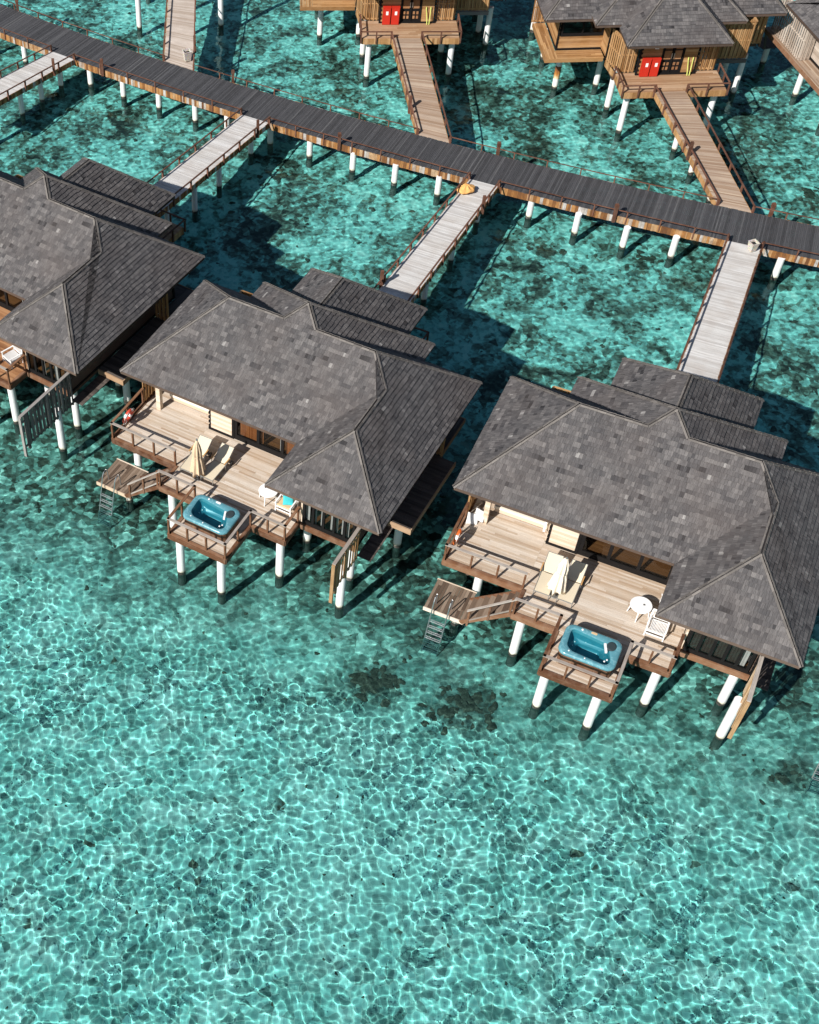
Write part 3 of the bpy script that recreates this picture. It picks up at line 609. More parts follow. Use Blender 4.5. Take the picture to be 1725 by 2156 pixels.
def chair(loc, rz, label, slat_seat=True, group='white garden chairs on the decks'):
    t = empty('garden_chair', loc, rz, label, 'chair', group)      # front faces local -y
    hw = .40
    for sx in (-1, 1):
        for y, zt in ((-.36, .62), (.34, .92)):
            b = MB(); b.beam((sx*hw, y, 0), (sx*(hw-.02), y+(.06 if y > 0 else 0), zt), .055, .055); b.build('leg', MT['white'], t)
        b = MB(); b.bx(sx*hw-.035, sx*hw+.035, -.42, .36, .61, .645); b.build('armrest', MT['white'], t)
    b = MB(); b.bx(-hw, hw, -.385, -.345, .36, .42); b.bx(-hw, hw, -.385, -.345, .16, .21); b.bx(-hw+.01, hw-.01, .30, .34, .34, .40)
    for i in range(14):
        x = -hw+.03+i*(2*hw-.06)/13; b.bx(x-.016, x+.016, -.34, .32, .395, .42)
    b.bx(-hw, -hw+.04, -.34, .32, .35, .40); b.bx(hw-.04, hw, -.34, .32, .35, .40); b.build('seat', MT['white'], t)
    b = MB(); b.beam((-hw, .405, .92), (hw, .405, .92), .04, .08); b.beam((-hw, .36, .50), (hw, .36, .50), .03, .05)
    for i in range(11):
        x = -hw+.06+i*(2*hw-.12)/10; b.beam((x, .36, .5), (x, .405, .9), .03, .015)
    b.build('backrest', MT['white'], t)
    if not slat_seat:
        c = MB(); o = rrect(0, -.03, .36, .32, .06, .425, 4); c.loft([o, [V((p.x*1.02, p.y*1.02, .47)) for p in o], [V((p.x*.94, p.y*.94, .51)) for p in o]], .5, 0, cap0=True, cap1=True); c.build('seat_cushion', MT['tan'], t, weld=True)
    return t
def table(loc, label, r=.45, square=False):
    t = empty('side_table', loc, 0, label, 'table', 'white plastic tables on the decks')
    b = MB(); n = 36; o = [V((r*cos(2*pi*i/n), r*sin(2*pi*i/n), 0)) for i in range(n)]
    b.loft([[p*.95+V((0, 0, .66)) for p in o], [p+V((0, 0, .68)) for p in o], [p+V((0, 0, .70)) for p in o], [p*.97+V((0, 0, .71)) for p in o]], .5, 0, cap0=True, cap1=True); b.build('table_top', MT['white'], t, weld=True)
    for k in range(4):
        a = pi/4+k*pi/2+.3; g = MB(); g.cyl((cos(a)*r*.78, sin(a)*r*.78, .67), (cos(a)*r*.98, sin(a)*r*.98, 0), .035, .022, 10); g.build('leg', MT['white'], t)
    return t
def lifebuoy(loc, rz, label, mat, tilt=.12):
    t = empty('lifebuoy', loc, rz, label, 'lifebuoy', 'lifebuoys hung on the deck rails', rot=(0, tilt, rz))
    R, r = .34, .085; n, m = 40, 12
    def P(i, j, rr=r): a = 2*pi*i/n; c = 2*pi*j/m; return V((rr*sin(c), (R+rr*cos(c))*cos(a), (R+rr*cos(c))*sin(a)))
    b = MB()
    for i in range(n):
        for j in range(m): b.face([P(i, j), P(i+1, j), P(i+1, j+1), P(i, j+1)], None, .5, 0, True)
    b.build('ring', MT[mat], t, weld=True)
    for k in range(4):
        b = MB()
        for i in range(5+k*10-1, 5+k*10+2):
            for j in range(m): b.face([P(i, j, .09), P(i+1, j, .09), P(i+1, j+1, .09), P(i, j+1, .09)], None, .5, 0, True)
        b.build('white_band', MT['white'], t)
    b = MB(); pts = [V((.05, (R+.10+.05*cos(4*a+pi))*cos(a), (R+.10+.05*cos(4*a+pi))*sin(a)-.02)) for a in np.linspace(0, 2*pi, 41)]
    b.tube(pts, .012, 6); b.build('rope', MT['rope'], t)
    return t
def pillow(name, loc, rot, label, mat, s=.24, cat='cushion', group=None, mats=None):
    o_ = MB(); n = 12
    def P(i, j, sgn):
        u, v = i/n*2-1, j/n*2-1; h = (1-u*u)*(1-v*v); k = 1-.10*(abs(u*v))**.5 if False else 1.0
        return V((u*s*(1-.10*(1-v*v)) if False else u*s*(1+.06*v*v), v*s*(1+.06*u*u), sgn*.085*(max(h, 0)**.45)))
    for sgn in (1, -1):
        for i in range(n):
            for j in range(n):
                q = [P(i, j, sgn), P(i+1, j, sgn), P(i+1, j+1, sgn), P(i, j+1, sgn)]
                o_.face(q if sgn > 0 else q[::-1], None, .5, (1 if mats and (i//3) % 2 else 0), True)
    o = o_.build(name, [MT[x] for x in mats] if mats else MT[mat], None, weld=True); o.location = loc; o.rotation_euler = rot
    return tag(o, label, cat, group)
# ---------------------------------------------------------------- wall helpers (villa local coordinates)
def slat_wall(parent, a, c, z0, z1, mat, w=.10, gap=.03, name='slat_wall', rails=True, th=.03):
    """upright boards alternately on either side of two rails, between plan points a and c"""
    a, c = V((*a, 0)), V((*c, 0)); d = c-a; L = d.length; d.normalize(); n = V((d.y, -d.x, 0)); b = MB(); s = 0; k = 0
    while s < L-.02:
        ww = min(w, L-s); o = a+d*s+n*(.012 if k % 2 else -.012-th); o.z = z0+random.uniform(-.01, .01)
        b.box8(o, d*ww, n*th, (0, 0, z1-z0+random.uniform(-.012, .012))); s += ww+(gap if random.random() < .8 else gap*.3); k += 1
    if rails:
        for z in (z0+.12, (z0+z1)/2, z1-.12): b.beam(V((a.x, a.y, z)), V((c.x, c.y, z)), .02, .09)
        b.beam(V((a.x, a.y, z1+.03)), V((c.x, c.y, z1+.03)), .11, .05)
    return b.build(name, MT[mat], parent)
def board_wall(parent, a, c, z0, z1, mat, h=.17, name='wall', th=.08):
    a, c = V((*a, 0)), V((*c, 0)); d = c-a; n = V((d.y, -d.x, 0)).normalized(); b = MB(); z = z0
    while z < z1-.005:
        hh = min(h, z1-z); o = a+n*(-th/2+random.uniform(0, .006)); o.z = z; b.box8(o, d, n*th, (0, 0, hh-.006)); z += hh
    return b.build(name, MT[mat], parent)
def log_corner(parent, x, y, z0, z1, sx=1, sy=0):
    b = MB(); z = z0; k = 0
    while z < z1-.02:
        b.bx(x-.06-(.07 if k % 2 else 0)*sx, x+.06, y-.06-(.07 if k % 2 else 0)*sy, y+.06, z, z+.145); z += .15; k += 1
    return b.build('log_corner', MT['black'], parent)
def window(parent, a, c, z0, z1, panes, fw=.10, inner=None, name='window', curtains_and_backing=None):
    """framed window between plan points a and c seen from the right-hand side of a->c"""
    a, c = V((*a, 0)), V((*c, 0)); d = c-a; L = d.length; d.normalize(); n = V((d.y, -d.x, 0)); b = MB()
    b.box8(V((a.x, a.y, z0))-n*.05, d*L, n*.10, (0, 0, fw*2)); b.box8(V((a.x, a.y, z1-fw))-n*.05, d*L, n*.10, (0, 0, fw))
    for i in range(panes+1):
        o = a+d*(L*i/panes-(fw/2 if 0 < i < panes else (0 if i == 0 else fw))); o.z = z0+fw*2; b.box8(o-n*.05, d*fw, n*.10, (0, 0, z1-z0-fw*3))
    W = b.build(name, MT['black'], parent)
    g = MB(); g.face([V((a.x, a.y, z0+fw)), V((c.x, c.y, z0+fw)), V((c.x, c.y, z1-fw)), V((a.x, a.y, z1-fw))]); g.build('pane', MT['glass'], W)
    if curtains_and_backing:
        for i, (f0, f1, m) in curtains_and_backing:
            k = MB(); s0 = L*(i+f0)/panes; s1 = L*(i+f1)/panes; m_ = max(2, int((s1-s0)/.06)); pp = [a+d*(s0+(s1-s0)*j/m_)-n*(.16+.03*(j % 2)) for j in range(m_+1)]
            for p, q in zip(pp[:-1], pp[1:]): k.face([(p.x, p.y, z0+.05), (q.x, q.y, z0+.05), (q.x, q.y, z1-.02), (p.x, p.y, z1-.02)], [(0, 0), (.06, 0), (.06, 2), (0, 2)], random.random()*.6)
            k.build('curtain', MT[m], W)  # also builds the added dark 'room' backing sheets
    return W
# ---------------------------------------------------------------- the villa
def villa(pos, yaw, label, deckmat='deck', fas='redwood', front='v2', wall='paleslat', row='front', screen=None, screenmat='greyslat', entrydeck='deck_honey', rustset=()):
    t = empty('overwater_villa', (pos[0], pos[1], 0), yaw, label, 'villa', 'shingled villas on stilts')
    R = link('roof', ROOF[0], t); link('ridge_cap', ROOF[1], R); link('eave_board', ROOF[2], R)
    fr = row == 'front'
    # main deck
    b = MB(); planks(b, .58, 4.34, -1.95, 1.15, ZD); planks(b, .58, 4.34, 1.15, 6.8, ZD)
    planks(b, 4.34, 11.25, -3.47, 1.15, ZD)
    planks(b, 6.32, 9.44, -5.79, -3.47, ZD); b.build('deck', MT[deckmat], t)
    b = MB()    # framing under the deck
    for y in (-1.2, .6, 2.5, 4.5, 6.5): b.bx(.7, 14.1, y, y+.12, ZD-.36, ZD-.035)
    for x in (1.7, 4.8, 8., 10.9): b.bx(x, x+.12, -3.2 if x > 4 else -1.8, 9.9 if x > 4.4 else 6.8, ZD-.62, ZD-.365)
    for x in (6.6, 8.95): b.bx(x, x+.12, -5.6, -3.3, ZD-.36, ZD-.035)
    b.build('deck_frame', MT['darkclad'], t)
    b = MB(); zt = ZD-.012
    edge = [(.58, 6.8), (.58, -1.95), (4.34, -1.95), (4.34, -3.47), (6.32, -3.47), (6.32, -5.79), (9.44, -5.79), (9.44, -3.47), (11.25, -3.47), (11.25, -2.1)]
    for a, c in zip(edge[:-1], edge[1:]):
        d = V((c[0]-a[0], c[1]-a[1], 0)); L = d.length; d.normalize(); n = V((-d.y, d.x, 0))*-1
        n = V((d.y, -d.x, 0))
        b.box8(V((a[0], a[1], ZD-.30))+n*.0-d*.0, d*L, n*.045, (0, 0, .32))
        b.box8(V((a[0], a[1], ZD+.002))-n*.14, d*L, n*.15, (0, 0, .045))
    b.build('fascia_board', MT[fas], t)
    z = ZD+.02
    cm = 'greyrail' if fr else 'redwood'
    rail(t, [(.62, -1.91, z), (4.30, -1.91, z)], capmat=cm, spacing=1.22)
    rail(t, [(.62, .85, z), (.62, -1.91, z)], capmat='redwood', spacing=1.4, low=.12, ends=(True, False))
    rail(t, [(4.38, -3.43, z), (6.36, -3.43, z)], capmat=cm, spacing=1.)
    rail(t, [(6.36, -3.43, z), (6.36, -5.75, z)], capmat='redwood', spacing=1.2, ends=(False, True))
    rail(t, [(6.36, -5.75, z), (9.40, -5.75, z)], capmat=cm, spacing=1.05, ends=(False, True))
    rail(t, [(9.40, -5.75, z), (9.40, -3.43, z)], capmat=cm, spacing=1.2, ends=(False, True))
    rail(t, [(9.40, -3.43, z), (11.21, -3.43, z)], capmat=cm, spacing=.95, ends=(False, True))
    rail(t, [(11.21, -3.43, z), (11.21, -2.15, z)], capmat='redwood', spacing=1.3, ends=(False, True))
    # left side screen and back of terrace
    wm = 'honey' if fr else 'honey'
    slat_wall(t, (.60, 6.8), (.60, .95), ZD, ZD+2.1, 'honey' if front != 'v7' else 'paleslat')
    slat_wall(t, (4.3, 6.85), (.60, 6.85), ZD, ZD+2.1, 'honey')
    # columns
    b = MB(); zc = ZD
    while zc < 5.9: b.bx(1.38, 1.62, .93, 1.17, zc, zc+.14); zc += .145
    b.build('terrace_column', MT['palewood'], t)
    # daybed along the terrace
    b = MB(); b.bx(1.70, 4.3, 1.80, 2.75, ZD+.10, ZD+.34); b.build('daybed_base', MT['palewood'], t)
    b = MB(); b.bx(1.66, 4.33, 1.76, 2.78, ZD+.34, ZD+.50, .5); b.build('daybed_mattress', MT['cushion'], t)
    board_wall(t, (4.3, 6.8), (4.3, 3.2), ZD, 6.3, 'palewood'); 
    # front wall
    board_wall(t, (4.50, 1.14), (5.72, 1.14), ZD+.12, 6.1, 'palewood', h=.15, name='wall')
    b = MB(); b.bx(4.40, 5.86, 1.04, 1.20, ZD+.001, ZD+.118); b.bx(5.74, 5.87, 1.05, 1.21, ZD+.12, 6.1); b.build('wall_frame', MT['black'], t)
    log_corner(t, 4.45, 1.13, ZD+.12, 6.1, -1, 0)
    board_wall(t, (4.38, 1.2), (4.38, 3.2), ZD, 6.3, 'palewood')
    z1 = 5.75
    if front == 'v4': cur = [(3, (.62, .72, 'curtain_o'))]
    elif front == 'v2': cur = [(0, (.15, .95, 'curtain_o')), (1, (.02, .14, 'curtain_o')), (1, (.84, .96, 'curtain')), (2, (.1, .98, 'curtain_o')), (3, (.1, .95, 'curtain_o'))]
    else: cur = [(1, (.75, .82, 'curtain'))]
    window(t, (5.88, 1.12), (11.25, 1.12), ZD+.02, z1, 4 if front == 'v2' else 4, .12, curtains_and_backing=[(i, c) for i, c in cur] and [(i, c) for i, c in cur] and [(i, c) for i, c in [(a, b_) for a, b_ in cur]]) if False else window(t, (5.88, 1.12), (11.25, 1.12), ZD+.02, z1, 4, .16, curtains_and_backing=[(i, c) for i, c in cur])
    board_wall(t, (11.32, 1.15), (11.32, -2.02), ZD+.02, 6.1, 'honey' if not fr else 'palewood', name='wall')
    # wing front windows
    wc = {'v2': [(0, (.1, .55, 'curtain')), (1, (.05, .22, 'curtain')), (1, (.62, .95, 'curtain')), (2, (.55, .8, 'curtain')), (3, (.05, .25, 'curtain')), (3, (.6, .9, 'curtain')), (4, (.05, .3, 'curtain')), (4, (.7, .95, 'curtain'))],
          'v4': [(4, (.10, .6, 'curtain')), (0, (0., 1., 'room')), (1, (0., 1., 'room')), (2, (0., 1., 'room')), (3, (0., 1., 'room'))], 'v3': [(0, (.1, .3, 'curtain_o')), (1, (.5, .95, 'curtain')), (3, (.1, .8, 'curtain'))]}.get(front, [])  # full-width 'room' sheets are added dark backing, standing in for interior darkness
    window(t, (11.40, -2.06), (14.10, -2.06), ZD+.02, 5.75, 5, .13, curtains_and_backing=[(i, c) for i, c in wc])
    b = MB(); b.bx(11.36, 14.22, -2.20, -2.12, ZD-.28, ZD+.06); b.bx(11.3, 14.2, -2.12, 1.2, ZD-.3, ZD-.04); b.build('wing_sill', MT[fas], t)
    # side and back walls
    wallm = {'front': 'darkclad', 'back': 'honey', 'side': 'paleslat'}[row]
    board_wall(t, (14.2, -2.0), (14.2, 6.85), ZD+.12, 6.2, wallm, name='wall')
    b = MB(); b.bx(14.1, 14.29, -2.1, 6.95, ZD+.0, ZD+.118); b.bx(11.2, 14.29, 6.85, 7.0, ZD+.0, ZD+.118); b.build('wall_base', MT['black'], t)
    for x, y, sx, sy in ((14.24, 6.9, -1, 0), (14.24, -2.08, -1, 0)): log_corner(t, x, y, ZD+.12, 6.1, -.8, 0)
    b = MB()
    planks(b, 4.4, 14.15, 1.2, 6.85, ZD+.03, .12, along='x'); planks(b, 11.36, 14.15, -2.0, 1.2, ZD+.03, .12); b.build('interior_floor', MT['parquet'], t)
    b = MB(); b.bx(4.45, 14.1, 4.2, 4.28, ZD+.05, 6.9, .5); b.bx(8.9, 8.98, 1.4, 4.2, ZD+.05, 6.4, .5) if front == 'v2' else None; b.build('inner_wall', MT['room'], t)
    board_wall(t, (14.15, 6.9), (11.25, 6.9), ZD+.12, ZD+.95, wallm if row != 'front' else 'darkclad', name='wall')
    window(t, (14.1, 6.92), (11.3, 6.92), ZD+.97, 5.9, 2, .10)
    board_wall(t, (11.24, 6.95), (11.18, 8.2), ZD+.12, 6.1, wallm, name='wall'); log_corner(t, 11.2, 8.28, ZD, 6.1, -1, 0)
    # ledge round the bedroom end
    b = MB(); planks(b, 14.30, 15.12, 4.9 if fr else 3.3, 8.05, ZD-.03, .12, along='y'); planks(b, 11.25, 14.30, 6.98, 8.05, ZD-.03, .12, along='x')
    if fr: planks(b, 14.30, 15.92, .12, 5.05, ZD, .13, along='x'); planks(b, 14.4, 15.1, -2.3, .1, ZD-.3, .14, along='x', lmin=.7, lmax=.71)
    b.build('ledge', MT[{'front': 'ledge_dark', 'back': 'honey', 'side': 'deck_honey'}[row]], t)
    b = MB()
    lm = {'front': 'deck_honey', 'back': 'honey', 'side': 'palewood'}[row]
    if fr: b.bx(14.32, 15.97, .04, .11, ZD-.30, ZD+.02); b.bx(15.925, 15.975, .12, 5.1, ZD-.3, ZD+.02)
    b.bx(11.3, 15.17, 8.055, 8.10, ZD-.27, ZD-.01); b.bx(15.125, 15.17, 3.3 if not fr else 5.1, 8.05, ZD-.27, ZD-.01); b.build('ledge_edge', MT[lm], t)
    if row != 'side': slat_wall(t, (15.25, 5.15 if fr else 3.25), (14.3, 5.15 if fr else 3.25), ZD, ZD+2.2, 'honey')
    else:
        slat_wall(t, (15.05, -4.7), (15.12, -.55), ZD, 5.95, 'paleslat', name='side_screen'); slat_wall(t, (15.1, -.5), (14.35, -.5), ZD, 5.95, 'paleslat', name='side_screen')
        b = MB(); planks(b, 14.30, 15.35, -5.0, 3.3, ZD-.03, .12, along='y'); b.build('side_ledge', MT['walk_brown'], t)
        b = MB(); b.bx(15.35, 15.41, -5.0, 8.05, ZD-.28, ZD+.0); b.build('ledge_edge', MT['redwood'], t)
    # entry block
    em = 'honey' if row != 'side' else 'paleslat'
    slat_wall(t, (11.20, 8.4), (10.80, 9.95), ZD, 5.55, em, name='entry_screen')
    slat_wall(t, (10.78, 10.02), (9.75, 10.02), ZD+.03, 5.75, em, name='entry_screen')
    slat_wall(t, (5.84, 10.02), (4.57, 10.02), ZD+.03, 5.75, em, name='entry_screen')
    board_wall(t, (9.62, 10.30), (8.30, 10.30), ZD+.10, 5.9, 'honey', h=.18, name='entry_wall'); board_wall(t, (6.85, 10.30), (5.98, 10.30), ZD+.10, 5.9, 'honey', h=.18, name='entry_wall')
    b = MB(); b.bx(5.84, 9.74, 10.26, 10.42, ZD+.001, ZD+.098); b.build('wall_base', MT['black'], t)
    log_corner(t, 9.68, 10.30, ZD+.1, 5.9, 1, 0); log_corner(t, 5.94, 10.30, ZD+.1, 5.9, -1, 0)
    d = MB(); d.bx(6.86, 6.96, 10.26, 10.38, ZD+.1, 5.9); d.bx(8.19, 8.29, 10.26, 10.38, ZD+.1, 5.9); d.bx(7.53, 7.62, 10.27, 10.36, ZD+.1, 5.9)
    d.bx(6.96, 8.19, 10.24, 10.30, ZD+.1, 5.9); D = d.build('door', MT['black'], t)
    def dpan(*a): pm = MB(); pm.bx(*a); pm.build('door_panel', MT['deck_brown'], D)
    for x0, x1 in ((7.02, 7.47), (7.68, 8.13)):
        dpan(x0, x1, 10.305, 10.33, ZD+1.05, ZD+1.65); dpan(x0, x1, 10.305, 10.33, ZD+1.75, ZD+2.4)
        for i in range(2):
            for j in range(2): dpan(x0+.03+i*.24, x0+.17+i*.24, 10.305, 10.33, ZD+.3+j*.32, ZD+.5+j*.32)
    for x in (7.50, 7.66):
        h = MB(); h.bx(x-.025, x+.025, 10.37, 10.40, ZD+1.15, ZD+1.5); h.build('handle', MT['steel'], D)
    h = MB(); h.bx(8.62, 8.86, 10.36, 10.44, ZD+1.85, ZD+2.02); h.build('intercom', MT['white'], t)
    h = MB(); h.bx(6.2, 6.5, 10.36, 10.46, ZD+1.95, ZD+2.12); h.build('wall_lamp', MT['black'], t)
    # outdoor shower box
    slat_wall(t, (4.32, 8.5), (1.98, 8.5), ZD-.08, 5.75, em, w=.11, gap=.02, name='bath_screen'); slat_wall(t, (1.98, 8.5), (1.98, 6.9), ZD-.08, 5.75, em, w=.11, gap=.02, name='bath_screen')
    slat_wall(t, (4.5, 9.95), (4.36, 8.55), ZD-.05, 5.7, em, w=.11, gap=.02, name='bath_screen')
    b = MB(); b.bx(1.95, 4.4, 8.55, 8.64, ZD-.36, ZD-.1); b.bx(2.0, 4.4, 6.9, 8.45, ZD-.14, ZD-.05); b.build('bath_floor', MT['greyslat'], t)
    # porch
    b = MB(); planks(b, 4.34, 10.95, 10.05, 12.42, ZD, .13, along='x'); b.build('porch_deck', MT[entrydeck], t)
    for pl in ([(11.22, 8.35, ZD), (10.97, 10.1, ZD), (10.97, 12.44, ZD), (8.92, 12.44, ZD)], [(6.96, 12.44, ZD), (4.32, 12.44, ZD), (4.32, 10.1, ZD)]):
        b = MB(); fascia_line(b, pl, .42, side=-1); b.build('porch_fascia', MT['honey'], t)
    kw = dict(h=.5, post=.09, cap=(.09, .06), mat='darkrail', capmat='darkrail', postdrop=.35)
    rail(t, [(11.02, 10.15, z), (11.02, 12.5, z), (8.95, 12.5, z)], spacing=1.3, **kw); rail(t, [(6.93, 12.5, z), (4.27, 12.5, z), (4.27, 10.15, z)], spacing=1.3, **kw)
    # piles
    P = [(10.8, -3.02), (8.9, -5.3), (6.6, -5.25), (4.78, -3.05), ({'v2': 1.45, 'v4': 2.2}.get(front, 1.6), -1.1), (10.9, -.4), (13.78, -1.45), (13.7, 2.3), (13.6, 6.18), (10.75, 6.1), (10.58, 8.95), (10.4, 11.85), (4.65, 11.6), (1.65, 7.5), (4.95, 8.6), (2.0, 5.8), (1.9, 2.8), (6.2, 2.5), (6.2, 6.0)]
    for i, (x, y) in enumerate(P):
        pile(t, x, y, (ZD-.31) if i < 5 else ZD-.37, rust=rustset.get(i) if rustset else None)
    if fr: pile(t, 14.86, 1.55, ZD-.35)
    # swim platform, stairs, ladder
    if fr:
        zp = 1.3
        b = MB(); planks(b, .42, 2.30, -3.3, -1.52, zp, .14, along='y', lmin=1.7, lmax=1.71); b.build('swim_platform', MT['deck_old'], t)
        b = MB(); b.bx(.40, 2.32, -3.36, -3.31, zp-.20, zp+.01); b.bx(.40, 2.32, -1.51, -1.46, zp-.06, zp+.01); b.bx(2.31, 2.36, -3.3, -3.0, zp-.2, zp+.0); b.build('platform_edge', MT['palewood'], t)
        pile(t, 1.83, -2.62, zp-.12, r=.18)
        b = MB(); n = 8
        for i in range(n):
            x = 2.32+i*(4.34-2.32)/n; zz = zp+(i+1)*(ZD-zp)/(n+1)
            b.bx(x, x+.29, -3.32, -2.0, zz-.035, zz); b.bx(x+.005, x+.03, -3.30, -2.02, zz-.21, zz-.04)
        S = b.build('stairs', MT['deck_old'], t)
        b = MB()
        for y in (-3.40, -1.98): b.beam((2.2, y, zp-.02), (4.34, y, ZD-.12), .05, .20)
        b.build('stringer', MT['redwood'] if front != 'v4' else MT['redwood'], S)
        rb = MB(); rb.beam((2.42, -3.42, zp+1.0), (4.42, -3.42, ZD+1.06), .12, .045); rb.beam((2.5, -3.42, zp+.32), (4.34, -3.42, ZD+.22), .04, .06); RR_ = rb.build('stair_rail', MT['greyrail'], t)
        for k in range(3):
            f = k/2; x = 2.52+f*1.72; zb_ = zp+.02+f*(ZD-zp)*.92; pb = MB(); pb.bx(x-.045, x+.045, -3.465, -3.375, zb_-.05, zp+1.0+f*(ZD-zp)+.0-.03); pb.build('post', MT['redwood'], RR_)
        ladder(t, .86, 1.60, -3.36, zp)
    # privacy screen beside the bedroom
    if screen:
        y1 = screen[0]; sb = slat_wall(t, (14.3, -2.1), (14.3, y1+.25), screen[1], 4.72, screenmat, w=.10, gap=.035, name='privacy_screen', rails=False)
        for z_, w_, h_ in ((4.76, .17, .06), (screen[1]+.12, .05, .12), (4.3, .05, .08)):
            b = MB(); b.beam((14.3, -2.0, z_), (14.3, y1, z_), w_, h_); b.build('screen_rail', MT['greyslat' if screenmat == 'greyslat' else 'greyrail'], sb)
        for y, zb2 in ((y1, 2.0), (y1+.35, 2.3), ((y1-2)/2, 2.4)):
            p = MB(); p.bx(14.22, 14.38, y-.05, y+.05, zb2, 4.72); p.build('screen_post', MT[{'honey': 'tanslat', 'tanslat': 'tanslat'}.get(screenmat, 'greyslat')], sb)
        pile(t, 14.15, -3.2, 2.9 if screen[0] > -5 else 2.9)
    return t
def ladder(t, x0, x1, yp, zp, name='ladder'):
    L = MB()
    for x in (x0, x1):
        L.tube([(x, yp+.45, zp), (x, yp+.40, zp+.75), (x, yp+.28, zp+.88), (x, yp+.10, zp+.86), (x, yp-.03, zp+.68), (x, yp-.55, zp-1.25), (x, yp-.85, -1.2)], .030, 8)
    o = L.build(name, MT['steel'], t); o.cycles.is_caustics_receiver = True
    z = zp-.35; k = 0
    while z > -1.1:
        f = (zp+.68-z)/1.93 if z > zp-1.25 else 1+(zp-1.25-z)/(zp-1.25+1.2)*.58
        y = yp-.03-.52*min(f, 1)-(.3*(f-1)/.58 if f > 1 else 0)
        b = MB()
        for dy in (-.05, .05): b.cyl((x0, y+dy, z), (x1, y+dy, z), .022, .022, 8)
        b.build('rung', MT['steel'], o); z -= .32
    return o
PV = {2: ((-2.98, 47.39), -.58974), 4: ((11.98, 38.73), -.52247), 3: ((-15.72, 59.20), -.65443), 6: ((40.69, 86.49), 3.1083), 5: ((25.46, 94.125), 3.0565), 7: ((56.685, 78.484), -3.0309)}
villa(*PV[2], 'grey shingled villa in the middle, its pale deck holding the chair with turquoise cushion', front='v2', fas='redwood', screen=(-4.6, 2.55), screenmat='honey')
villa(*PV[4], 'largest grey shingled villa at right, round white table on its pale deck', front='v4', fas='redwood', screen=(-4.55, 2.4), screenmat='tanslat')
villa(*PV[3], 'grey shingled villa cut by the left edge, with orange brown deck', deckmat='deck_brown', front='v3', fas='redwood', screen=(-6.0, 2.5), screenmat='greyslat')
villa(*PV[6], 'honey timber villa near the top right corner, three grey roof tiers over its porch', front='v6', row='back', rustset={8: (.75, 1.7)})
villa(*PV[5], 'honey coloured timber villa at top centre, only its entry wall and porch in the picture', front='v6', row='back')
villa(*PV[7], 'weathered villa cut by the top right corner with striped grey cladding', front='v7', row='side')
def loc(k, x, y, z):
    (px, py), a = PV[k]; return (px+cos(a)*x-sin(a)*y, py+sin(a)*x+cos(a)*y, z)
zf = ZD+.004
# tubs
hot_tub(loc(2, 7.84, -4.34, zf), PV[2][1], 'blue acrylic hot tub with white control panel on the middle villa deck', 'white')
hot_tub(loc(4, 7.92, -4.31, zf), PV[4][1], 'blue acrylic hot tub with orange brown panel on the right villa deck', 'tan')
# loungers
l0 = lounger('sand coloured sun lounger left of the beige folded parasol, middle villa')
l0.location = loc(2, 5.10, -2.22, zf); l0.rotation_euler = (0, 0, PV[2][1]+.03)
for k, x, y, da, lb in ((2, 6.22, -2.16, -.02, 'sand coloured sun lounger right of the beige folded parasol, middle villa'),
                    (4, 5.16, -2.06, .02, 'sand coloured sun lounger left of the cream folded parasol, right villa'),
                    (4, 6.20, -2.04, .0, 'sand coloured sun lounger right of the cream folded parasol, right villa')):
    c = copy_tree(l0); c['label'] = lb; c.location = loc(k, x, y, zf); c.rotation_euler = (0, 0, PV[k][1]+da)
parasol(loc(2, 5.68, -2.06, zf), 'beige parasol folded upright between the loungers of the middle villa', 'canvas', (0, 0), 2.62, .31)
parasol(loc(4, 5.66, -1.62, zf), 'cream parasol folded and leaning between the loungers of the right villa', 'canvas2', (-.02, .04), 2.5, .34)
# tables and chairs
table(loc(2, 9.32, -1.62, zf), 'white table with sunglasses on it beside the cushioned chair', .46)
table(loc(4, 9.22, -1.06, zf), 'round white table with a small grey dish on top, right villa', .47)
chair(loc(2, 10.34, -1.66, zf), PV[2][1], 'white armchair with tan seat cushion on the middle villa deck', False)
chair(loc(4, 10.14, -1.64, zf), PV[4][1], 'white slatted armchair facing the water in front of the round table, right villa')
chair(loc(4, 10.35, -.35, zf), PV[4][1]-1.35, 'white slatted armchair mostly hidden under the eave behind the round table')
chair(loc(3, 10.2, -1.95, zf), PV[3][1]-.25, 'white slatted armchair on the orange brown deck at the left edge')
pillow('cushion', loc(2, 10.40, -1.62, ZD+.60), (.25, .1, PV[2][1]+.5), 'turquoise square cushion lying on the tan chair seat', 'turq', .25)
o = MB()
for s in (-1, 1):
    o.cyl((s*.045, 0, .012), (s*.045, 0, .02), .035, .035, 10)
o.beam((-.02, 0, .016), (.02, 0, .016), .01, .008); g = o.build('sunglasses', MT['black']); g.location = loc(2, 9.16, -1.52, zf+.705); tag(g, 'dark sunglasses left on the white table', 'sunglasses')
o = MB(); o.cyl((0, 0, 0), (0, 0, .02), .05, .06, 4); g = o.build('ashtray', MT['alu']); g.location = loc(4, 9.33, -1.02, zf+.712); tag(g, 'small grey square dish on the round white table', 'dish')
# lifebuoys
lifebuoy(loc(2, .78, -.72, ZD+.62), PV[2][1], 'red lifebuoy with white bands on the side rail of the middle villa', 'ring_r', .25)
lifebuoy(loc(4, .80, -.85, ZD+.60), PV[4][1], 'orange lifebuoy with white bands on the side rail of the right villa', 'ring_o', .12)
